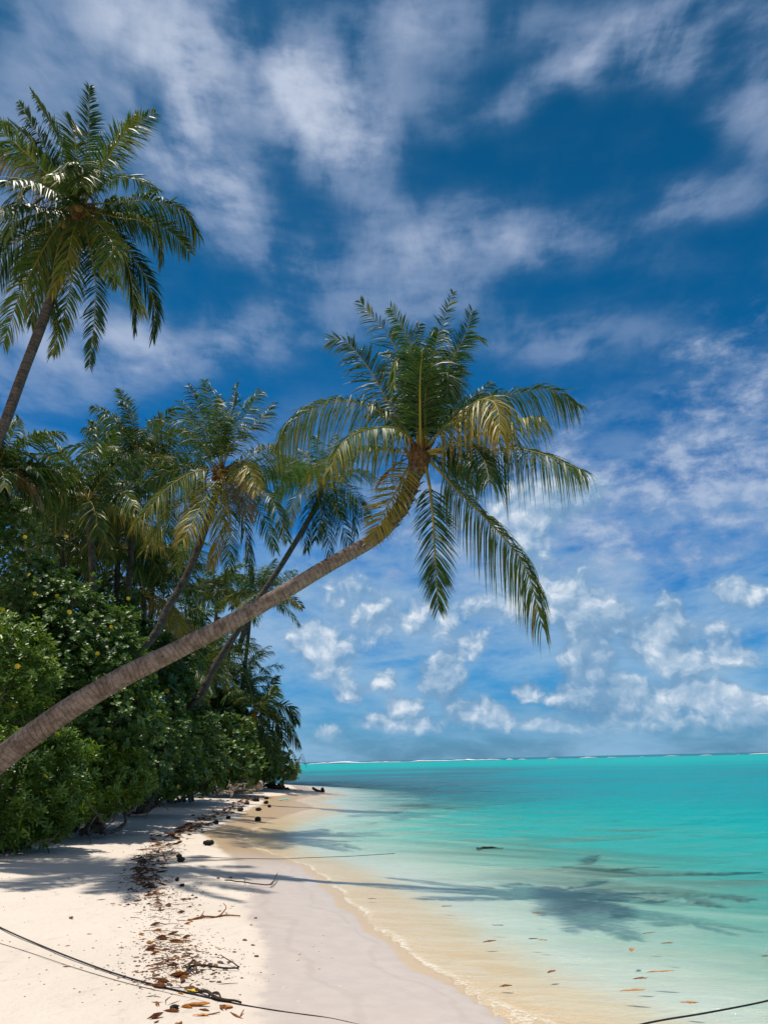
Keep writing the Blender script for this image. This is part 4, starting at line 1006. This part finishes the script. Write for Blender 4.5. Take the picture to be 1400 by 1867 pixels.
# ------------------------------------------------------------------ beach finds
M_rope = simple('black_rope', (0.008, 0.009, 0.011), (0.03, 0.03, 0.035), 60, 0.8, 0.5, 0.004)
M_dleaf = simple('dry_brown_leaf', (0.15, 0.05, 0.018), (0.36, 0.15, 0.045), 30, 0.7, 0.3, 0.003)
M_oleaf = simple('orange_leaf', (0.42, 0.15, 0.02), (0.62, 0.28, 0.05), 25, 0.6, 0.3, 0.003)
M_yleaf = simple('yellow_leaf', (0.62, 0.42, 0.02), (0.75, 0.52, 0.05), 25, 0.6, 0.3, 0.003)
M_twig = simple('dark_wet_twig', (0.02, 0.014, 0.012), (0.07, 0.045, 0.03), 30, 0.8, 0.4, 0.004)
M_log = simple('bleached_driftwood', (0.20, 0.155, 0.12), (0.42, 0.34, 0.27), 10, 0.85, 0.5, 0.01, stretch=(4, 1, 1))
M_coral = simple('white_coral_piece', (0.55, 0.48, 0.38), (0.75, 0.68, 0.56), 40, 0.9, 0.5, 0.004)
M_stone = simple('dark_pebble', (0.05, 0.035, 0.03), (0.16, 0.11, 0.09), 40, 0.85, 0.4, 0.004)
M_litter = simple('litter_flecks', (0.05, 0.022, 0.012), (0.22, 0.10, 0.04), 4, 0.9, 0.2, 0.002)
M_plastic = simple('pale_green_plastic', (0.10, 0.45, 0.45), (0.25, 0.60, 0.58), 8, 0.3, 0.1, 0.002, 0.5)

# one long rope lying over the sand and into the water
def rope(name, label, P, r, twist=True, group=None):
    C = catmull(P, 260); base = C[0].copy()
    A = Acc()
    if False:
        d = np.linspace(0, np.linalg.norm(np.diff(C, axis=0), axis=1).sum(), len(C)) ; T = unit(np.gradient(C, axis=0)); S_ = unit(np.cross(T, [0, 0, 1.0])); N_ = np.cross(S_, T)
        for k in range(2):
            ph = d * 260 + k * math.pi
            V, F, uv = tube(C + S_ * (np.cos(ph) * r * .45)[:, None] + N_ * (np.sin(ph) * r * .45)[:, None], r * .7, 7); A.add(V, F)
    V, F, uv = tube(C, r * (0.9 if twist else 1), 8); A.add(V, F)
    o = link(name, A.mesh(name, base), M_rope); o.location = base
    return tag(o, label, 'rope', group)
Pa = [G(x, y, .012) for x, y in [(-60, 1662), (0, 1695), (80, 1731), (160, 1763), (230, 1787), (300, 1806), (370, 1822), (440, 1838), (520, 1852), (600, 1863), (680, 1880), (790, 1898), (900, 1908)]]
Pb = [gz0(x, y, .012) for x, y in [(1050, 1898), (1190, 1867), (1290, 1850), (1400, 1828), (1500, 1800)]]
rope('rope', 'thick black rope curving across the bottom left sand and into the shallows at right', Pa + [np.array([p[0], p[1], .02]) for p in Pb], 0.0066)
rope('rope', 'thin dark line lying just below the thick rope on the sand', [G(x, y, .006) for x, y in [(-60, 1704), (0, 1723), (60, 1742), (130, 1766), (220, 1793), (310, 1815), (400, 1836), (500, 1856), (620, 1877)]], 0.002, False)
rope('rope', 'thin dark line stretched over the beach and into the water near the dark coconut', [G(x, y, .012) for x, y in [(300, 1570), (360, 1566), (420, 1567), (480, 1568), (520, 1568), (560, 1566), (640, 1563), (720, 1558)]], 0.0045, False)

def dleaf(label, p, L, Wd, rot, mat, seed=0, curl=0.5, name='dry_leaf', group=None, cat='leaf', lift=0.006):
    rg = np.random.default_rng(seed + 900)
    nu = 9; u = np.linspace(0, 1, nu); half = Wd * .5 * np.sin(np.pi * np.clip(u * .92 + .04, 0, 1)) ** .8
    bow = 0.25 * L * rg.uniform(-.6, .6) * (u - .5) ** 2
    rows = []
    for k, s in enumerate((-1, -.5, 0, .5, 1)):
        x = (u - .5) * L; y = half * s * (1 - .25 * curl) + bow
        z = curl * half * (abs(s) ** 2) * 1.3 + 0.22 * L * curl * (u - .4) ** 2 * 1.4 + rg.normal(0, .0015, nu)
        rows.append(np.stack([x, y, z], 1))
    V = np.stack(rows, 1).reshape(-1, 3)
    ca, sa = math.cos(rot), math.sin(rot); V = V @ np.array([[ca, sa, 0], [-sa, ca, 0], [0, 0, 1]])
    V[:, 2] -= V[:, 2].min()
    i = np.arange(nu - 1)[:, None] * 5; j = np.arange(4)[None]
    F = np.stack([i + j, i + j + 1, i + j + 6, i + j + 5], -1).reshape(-1, 4)
    # real thickness
    V2 = V + np.array([0, 0, .0015]); n = len(V)
    A = Acc(); A.add(np.vstack([V, V2]), [np.vstack([F[:, ::-1], F + n])])
    st, Fs, uv = tube(catmull([V[2], V[2] + (V[2] - V[7]) * .6], 4), .0022, 5); A.add(st, Fs)
    o = link(name, A.mesh(name), mat); o.location = (p[0], p[1], p[2] + lift)
    return tag(o, label, cat, group)

special = [  # label, px,py, length, width, rot, mat, curl
    ('orange dry leaf on the sand, the large one in the middle of the debris line', 327, 1721, .20, .055, .2, M_oleaf, .5),
    ('yellow leaf touching the black rope', 350, 1812, .12, .06, -.6, M_yleaf, .3),
    ('orange-brown curled leaf below the rope at the bottom', 357, 1839, .20, .06, .1, M_oleaf, .6),
    ('yellow-orange leaf lowest at the bottom of the debris line', 362, 1857, .14, .05, .05, M_oleaf, .3),
    ('brown seed pod beside the forked twig above the rope', 325, 1784, .14, .05, .25, M_dleaf, 1.0),
    ('single reddish leaf lying alone on the clean sand at the left', 129, 1677, .085, .045, -.7, M_dleaf, .6),
    ('pale tan round leaf beside the lowest orange leaf', 414, 1843, .085, .07, .4, M_oleaf, .4),
    ('small brown leaf on the debris line above the orange leaf', 287, 1634, .20, .05, .1, M_dleaf, .6),
    ('thin brown leaf right of the small twigs at the debris line', 312, 1756, .08, .05, .1, M_dleaf, .6),
    ('rust leaf in the dark patch of the debris line, by the shade edge', 262, 1552, .28, .07, .1, M_dleaf, .6),
]
for k, (lab, x, y, L, Wd, rt, mt, cu) in enumerate(special):
    dleaf(lab, G(x, y), L * .85, Wd * .75, rt, mt, k, cu)
floatl = [('orange leaf standing up in the shallow water at the right', 1152, 1736, .10, .045, 1.1, M_oleaf, .7), ('long tan leaf floating in the shallows at the lower right', 1206, 1775, .20, .03, .05, M_oleaf, .3),
          ('orange leaf with a pale stem floating below the long tan leaf', 1155, 1810, .17, .035, .05, M_oleaf, .3), ('curved tan leaf floating nearest the rope at the right', 1258, 1833, .11, .03, -.2, M_oleaf, .4),
          ('brown leaf in the shallows nearest the wash line', 923, 1802, .09, .035, .1, M_dleaf, .5), ('brown leaf floating over the golden sand', 893, 1720, .13, .03, .4, M_dleaf, .5),
          ('small brown leaf on the pale sand bottom below the crown shadow', 980, 1668, .10, .03, -.3, M_dleaf, .4), ('brown leaf floating right of the golden sand tongue', 1006, 1776, .09, .035, .7, M_dleaf, .5),
          ('reddish leaf floating left of the long tan leaf', 1169, 1788, .11, .03, .1, M_dleaf, .3), ('brown floating pair leaf, right half of the pair near the golden sand', 990, 1718, .08, .025, -.1, M_oleaf, .3),
          ('dark floating pair leaf, left half of the pair near the golden sand', 973, 1715, .08, .022, 0, M_twig, .3), ('small dark leaf floating under the left end of the crown shadow', 815, 1655, .11, .025, 0, M_twig, .3),
          ('dark sliver leaf floating below the trunk shadow', 908, 1690, .10, .018, -.1, M_twig, .2), ('brown leaf on the wash near the end of the trunk shadow', 679, 1641, .10, .03, 0, M_dleaf, .3),
          ('small brown leaf floating far right on the green shallows', 1217, 1723, .10, .025, 0, M_dleaf, .3), ('small leaf at the very right edge of the shallows', 1396, 1747, .06, .03, 0, M_dleaf, .3),
          ('thin leaf floating alone above the standing orange leaf', 1184, 1704, .12, .02, .3, M_dleaf, .3)]
for k, (lab, x, y, L, Wd, rt, mt, cu) in enumerate(floatl):
    p = gz0(x, y, .01); dleaf(lab, (p[0], p[1], .012), L, Wd, rt, mt, 40 + k, cu * .6, 'floating_leaf')

# wrack line: loose leaves as copies of six kinds, fine flecks as litter
band = [((340, 1880), .42), ((335, 1830), .42), ((325, 1780), .42), ((318, 1730), .42), ((300, 1690), .42), ((295, 1650), .48), ((262, 1610), .42), ((262, 1585), .4), ((285, 1562), .5), ((300, 1540), .5), ((320, 1525), .55), ((345, 1510), .6), ((375, 1497), .6), ((400, 1486), .7), ((425, 1474), .8), ((440, 1463), .9), ((460, 1453), 1.0)]
BP = np.array([G(*b[0])[:2] for b in band]); BW = np.array([b[1] for b in band])
def band_pt(s, off):
    f = s * (len(BP) - 1); i = min(int(f), len(BP) - 2); q = f - i
    c = BP[i] * (1 - q) + BP[i + 1] * q; d = BP[i + 1] - BP[i]; n_ = np.array([-d[1], d[0]]) / np.linalg.norm(d)
    return c + n_ * off * (BW[i] * (1 - q) + BW[i + 1] * q)
rg = np.random.default_rng(5)
protos = []
for k, (L, Wd, mt, nm) in enumerate([(.11, .04, M_dleaf, 0), (.08, .045, M_dleaf, 0), (.14, .03, M_dleaf, 0), (.09, .04, M_oleaf, 0), (.12, .035, M_twig, 0), (.07, .03, M_twig, 0)]):
    o = dleaf('small dry leaf scattered in the debris line on the sand', (0, 0, 0), L, Wd, 0, mt, 70 + k, .8, 'dry_leaf', 'small dry leaves in the debris line'); protos.append(o)
nleaf = 270
for k in range(nleaf):
    s = rg.beta(1.0, 0.9) if k % 3 == 0 else rg.uniform(0.3, 1); x, y = band_pt(s, rg.normal(0, .30))
    q = int(k % 6 if rg.random() < .7 else rg.integers(0, 2))
    o = protos[k] if k < 6 else protos[q].copy()
    if k >= 6: COL.objects.link(o)
    else: q = k
    o['label'] = ('small brown dry leaf|broad brown dry leaf|long narrow brown leaf|small orange dry leaf|dark curled leaf|tiny dark leaf scrap'.split('|')[q]
                  + (' in the debris line near the rope' if s < .25 else ' in the debris line beside the dry stalk and sticks' if s < .42 else ' in the shaded part of the debris line' if s < .62 else ' in the debris line beside the tan wet sand' if s < .85 else ' in the debris line close to the driftwood'))
    o.location = (x, y, gz(x, y) + .004); o.rotation_euler = (rg.normal(0, .15), rg.normal(0, .15), rg.uniform(0, 6.28) if rg.random() < .4 else rg.normal(.1, .5)); sc_ = rg.uniform(.5, 1.1) * (1.7 if s > .55 else 1); o.scale = (sc_,) * 3
# flecks (stuff)
A = Acc(); NF = 9000
sx = rg.random(NF) ** 1.15; of = rg.normal(0, .5, NF) * np.where(sx > .35, .8, 1); gxy = np.array([band_pt(a, b) for a, b in zip(sx, of)])
ex = np.array([G(x, y)[:2] for x, y in zip(rg.uniform(-30, 470, 260), rg.uniform(1600, 1900, 260))]); gxy = np.vstack([gxy, ex])
zz = zprof(shore_sd(gxy[:, 0], gxy[:, 1])); n = len(gxy)
th = rg.uniform(0, 6.28, n); ln = rg.lognormal(-4.7, .6, n); wn = ln * rg.uniform(.25, .9, n)
okd = zz > 0.01
for k in np.where(okd)[0]:
    c_, s_ = math.cos(th[k]), math.sin(th[k]); a, b, h_ = ln[k], wn[k], min(ln[k] * .35, .006)
    q = np.array([[-a, 0, 0], [0, -b, 0], [a, 0, 0], [0, b, 0], [a * .15, 0, h_ * 1.1]]) @ np.array([[c_, s_, 0], [-s_, c_, 0], [0, 0, 1]])
    q += np.array([gxy[k][0], gxy[k][1], zz[k] + float(zrel(gxy[k][0], gxy[k][1])) * min(1, 1) + .001])
    A.add(q, [np.array([[0, 1, 4], [1, 2, 4], [2, 3, 4], [3, 0, 4]])])
tag(link('wrack_litter', A.mesh('wrack_litter', smooth=False), M_litter), 'fine brown plant litter strewn along the debris line on the sand', 'litter', kind='stuff')

A = Acc(); rg2 = np.random.default_rng(8)
for k in range(420):
    s_ = rg2.beta(1.4, 1.0); x, y = band_pt(s_, rg2.normal(0, .26)); z = gz(x, y); L = rg2.uniform(.03, .12) * (1.6 if s_ > .5 else 1); a = rg2.normal(.1, .8)
    d_ = np.array([math.cos(a), math.sin(a), 0]); n_ = np.array([-d_[1], d_[0], 0]); p0 = np.array([x, y, z + .003])
    C = catmull([p0 - d_ * L, p0 + n_ * rg2.normal(0, .02) + [0, 0, rg2.uniform(0, .012)], p0 + d_ * L], 5)
    V, F, uv = tube(C, np.linspace(.0035, .0015, 5), 4); A.add(V, F)
tag(link('twig_litter', A.mesh('twig_litter', smooth=False), M_litter), 'thin broken twigs and weed stems matted along the debris line', 'litter', kind='stuff')

# pebbles and coral bits
cp = []
for k in range(90):
    if k < 26: x, y = [(580, 1737), (545, 1742), (497, 1779), (517, 1804), (488, 1790), (467, 1717), (480, 1850), (587, 1708), (600, 1700), (522, 1822)][k % 10] if k < 10 else (rg.uniform(480, 640), rg.uniform(1650, 1860)); white = True
    else: x, y = rg.uniform(300, 470), rg.uniform(1600, 1860); white = rg.random() < .45
    p = G(x, y)
    if p[2] <= 0.012: continue
    r = rg.uniform(.006, .014) * (1.0 if white else 1.2)
    V, F = lump((0, 0, 0), (r * 1.4, r, r * .7), k, .3, 8, 6)
    o = link('coral_pebble' if white else 'dark_pebble', mesh('pebble', V, F), M_coral if white else M_stone); o.location = (p[0], p[1], p[2] + r * .25)
    if white: tag(o, 'small white coral piece on the sand right of the debris line', 'pebble', 'white coral pieces on the sand')
    else: tag(o, 'small dark pebble on the sand by the debris line', 'pebble', 'dark pebbles by the debris line')

# coconuts washed up
nuts = [('big black coconut husk on the wet edge, nearest of them', 380, 1543, .17), ('dark coconut husk beside the green plastic scrap on the debris line', 394, 1503, .15), ('dark husk just right of the plastic scrap', 416, 1494, .12),
        ('dark coconut on the tan wet sand by itself', 470, 1497, .15), ('dark coconut at the debris line, left of the two on the wet sand', 438, 1480, .2), ('dark coconut on wet sand, left one of two', 471, 1479, .15),
        ('dark coconut on wet sand, right one of two', 491, 1473, .14), ('dark husk lying near the driftwood', 467, 1462, .2), ('dark husk farthest up the beach toward the point', 486, 1458, .18), ('flattened brown husk below the farthest husk', 485, 1466, .16),
        ('dark husk half buried in the debris line under the driftwood', 450, 1468, .14), ('small square dark lump of charcoal-like wood in the shade', 323, 1607, .055), ('small round dark lump beside the square one in the shade', 332, 1617, .05),
        ('dark husk piece by the thin line in the shade', 330, 1573, .11), ('dark husk bit at the left of the thin line', 326, 1565, .08), ('small black pod at the foot of the debris line', 317, 1845, .045)]
for k, (lab, x, y, r) in enumerate(nuts):
    p = G(x, y); r *= .62
    V, F = lump((0, 0, 0), (r, r * (.62 + .05 * (k % 5)), r * (.5 + .06 * (k % 4))), k + 3, .24, 20, 14, 2.5, k * 1.3)
    o = link('coconut_husk' if r > .045 else 'wood_lump', mesh('husk', V, F), M_husk); o.location = (p[0], p[1], p[2] + r * .5)
    tag(o, lab, 'coconut husk' if r > .045 else 'debris')

def branchy(name, label, cat, chains, mat, base):
    A = Acc(); base = np.array(base, dtype=float)
    for P, r0, r1 in chains:
        C = catmull(P, 18); C = C + np.vstack([[0, 0, 0]] + [[mnoise.noise(Vector(c_ * 9)) * r0 * 1.2 for c_ in (C[i], C[i] + 5, C[i] + 9)] for i in range(1, 18)])
        V, F, uv = tube(C, np.linspace(r0, r1, 18), 9); A.add(V, F, 0, 0, uv)
    o = link(name, A.mesh(name, base), mat); o.location = base
    return tag(o, label, cat)
g = G
branchy('fallen_branch', 'thin dark forked branch lying in the shade on the wet sand', 'branch',
        [([g(410, 1609, .02), g(430, 1612, .03), g(465, 1617, .03), g(492, 1619, .03), g(500, 1612, .05), g(506, 1605, .08)], .008, .005), ([g(492, 1619, .03), g(496, 1614, .03), g(506, 1608, .02)], .007, .003), ([g(447, 1614, .03), g(443, 1609, .06)], .005, .003)], M_twig, g(450, 1615))
branchy('fallen_branch', 'brown stick pointing right out of the debris line above the rope', 'branch',
        [([g(340, 1772, .02), g(360, 1769, .02), g(400, 1771, .02), g(436, 1772, .02)], .008, .006), ([g(436, 1770, .02), g(420, 1763, .03), g(401, 1756, .05)], .005, .003)], M_twig, g(390, 1771))
branchy('fallen_branch', 'curly dark root piece at the left end of the brown stick', 'branch',
        [([g(340, 1783, .01), g(343, 1775, .05), g(352, 1767, .05), g(356, 1770, .04), g(360, 1778, .01)], .009, .005), ([g(343, 1775, .03), g(356, 1782, .01)], .006, .003)], M_twig, g(348, 1778))
branchy('fallen_branch', 'reddish dry frond stalk across the middle of the debris line', 'branch',
        [([g(343, 1681, .01), g(365, 1678, .02), g(390, 1676, .02), g(412, 1673, .02), g(436, 1675, .01)], .012, .006), ([g(400, 1675, .02), g(412, 1668, .05), g(408, 1664, .08)], .008, .004), ([g(365, 1678, .02), g(372, 1672, .05)], .006, .003)], M_dleaf, g(390, 1677))
branchy('fallen_branch', 'black seaweed-covered twig lying along the rope', 'branch',
        [([g(358, 1812, .02), g(380, 1822, .03), g(400, 1830, .03), g(440, 1836, .02)], .012, .006), ([g(380, 1822, .02), g(395, 1822, .03), g(410, 1832, .01)], .008, .003)], M_twig, g(395, 1826))
branchy('fallen_branch', 'two short red stalks crossing at the bottom right of the debris line', 'branch',
        [([g(420, 1852, .01), g(430, 1860, .02), g(444, 1864, .01)], .006, .004), ([g(436, 1862, .01), g(445, 1853, .03)], .005, .003)], M_dleaf, g(430, 1858))
branchy('fallen_branch', 'pale stalk end lying under the lowest orange leaf', 'branch', [([g(370, 1857, .01), g(400, 1854, .02)], .005, .003)], M_dleaf, g(385, 1856))
# seaweed strands in the shade
for k in range(16):
    x = rg.uniform(232, 285); y = rg.uniform(1566, 1626); L = rg.uniform(8, 26)
    branchy('seaweed_strand', 'black seaweed strand in the shaded part of the debris line', 'seaweed', [([g(x, y, .01), g(x + L * .5, y + rg.uniform(-4, 4), .03), g(x + L, y + rg.uniform(-3, 3), .01)], .009, .004), ([g(x + L * .5, y, .02), g(x + L * .7, y + rg.uniform(-7, 7), .02)], .006, .003)], M_twig, g(x, y))['group'] = 'black seaweed strands on the sand'
# driftwood
branchy('driftwood_log', 'pale bleached log sticking out from under the last bushes', 'driftwood log', [([at(435, 1447, 38) , at(455, 1440, 38.5), at(470, 1432, 39)], .30, .22)], M_log, gpt(445, 1445, 38))
tang = []
for k in range(22):
    x = rg.uniform(378, 430); y = rg.uniform(1440, 1452); Y = rg.uniform(31, 36)
    a = at(x, y, Y); b = at(x + rg.uniform(-20, 45), y + rg.uniform(-18, 4), Y + rg.normal(0, 1)); a[2] = max(a[2], .38); b[2] = max(b[2], .4)
    tang.append(([a, (a + b) / 2 + np.array([0, 0, rg.uniform(-.1, .35)]), b], rg.uniform(.03, .07), .015))
branchy('driftwood_tangle', 'tangle of grey bare roots and branches at the foot of the bushes', 'driftwood', tang, M_log, gpt(405, 1448, 33))
branchy('driftwood_log', 'dark log lying along the sand at the foot of the last bush', 'driftwood log', [([at(500, 1437, 44), at(525, 1441, 43.5), at(549, 1444, 43)], .13, .05), ([at(490, 1436, 45), at(515, 1437, 45)], .2, .12)], M_twig, gpt(520, 1441, 44))
wp = gz0(582, 1446); branchy('driftwood_stump', 'black stump in the shallow water off the point', 'driftwood', [([np.array([wp[0] - .35, wp[1], .28]), np.array([wp[0] - .1, wp[1], .10]), np.array([wp[0] + .25, wp[1], .06])], .06, .10), ([np.array([wp[0] + .1, wp[1], .06]), np.array([wp[0] + .3, wp[1], .18])], .10, .08)], M_husk, (wp[0], wp[1], 0))
a = gz0(870, 1549); b = gz0(916, 1548); mm = (a + b) / 2
branchy('floating_driftwood', 'dark driftwood branch floating in the water right of the beach', 'driftwood', [([np.array([*a, .01]), np.array([*mm, .012]), np.array([*b, .005])], .028, .010), ([np.array([*(a * .7 + b * .3), .02]), np.array([*(a * .75 + b * .25 + [0, .12]), .03])], .015, .006)], M_husk, (*mm, 0))
# plastic scraps
def scrap(label, p, s, rot, seed):
    nu = 7; u = np.linspace(-1, 1, nu); U, Vv = np.meshgrid(u, u); rgs = np.random.default_rng(seed)
    Z = .12 * np.sin(3 * U + 1) + .1 * np.cos(4 * Vv) + rgs.normal(0, .03, U.shape)
    V = np.stack([U * s, Vv * s * .5, (Z - Z.min()) * s], -1).reshape(-1, 3)
    i = np.arange(nu - 1)[:, None] * nu; j = np.arange(nu - 1)[None]
    F = np.stack([i + j, i + j + 1, i + j + nu + 1, i + j + nu], -1).reshape(-1, 4); n = len(V)
    V = np.vstack([V, V + [0, 0, .008]]); o = link('plastic_scrap', mesh('scrap', V, [np.vstack([F[:, ::-1], F + n])]), M_plastic)
    o.location = p; o.rotation_euler = (0, 0, rot); tag(o, label, 'plastic')
scrap('pale green plastic scrap on the wet sand near the water', G(518, 1461, .01), .22, .1, 1)
scrap('small crumpled green plastic scrap on the debris line among husks', G(398, 1497, .02), .1, .6, 2)

# ------------------------------------------------------------------ surf on the outer reef
M_surf = simple('white_surf', (0.75, 0.78, 0.80), (0.9, 0.9, 0.9), 0.2, 0.9, 0.3, 0.1)
rg = np.random.default_rng(77)
xs_ = -70.0; A = Acc()
dash = [(560, 915, 1.0), (925, 938, .6), (945, 960, .5), (1000, 1018, .6), (1060, 1092, .8), (1105, 1125, .4), (1160, 1170, .5), (1215, 1240, .35), (1280, 1300, .5), (1340, 1350, .4), (1370, 1500, .9), (300, 556, .9)]
for x0, x1, hgt in dash:
    Yd = 600; a = ray(x0, 1387); b = ray(x1, 1387); X0, X1 = a[0] / a[1] * Yd, b[0] / b[1] * Yd
    n = max(6, int((X1 - X0) / 3)); xx = np.linspace(X0, X1, n)
    f = np.array([mnoise.noise(Vector((q * .05, 1.3, hgt * 7))) + .5 * mnoise.noise(Vector((q * .21, 4.3, 2))) for q in xx])
    hz = np.clip(hgt * (1.0 + 0.9 * f), 0.08, None) * np.clip(np.minimum(np.arange(n), n - 1 - np.arange(n)) / 3 + .2, 0, 1) * 0.7
    C = np.stack([xx, Yd + 12 * f, hz * .35], 1)
    V, F, uv = tube(C, np.stack([hz] * 8, 1), 8); A.add(V, F)
tag(link('surf', A.mesh('surf'), M_surf), 'thin white line of surf breaking on the outer reef at the horizon', 'surf', kind='stuff')
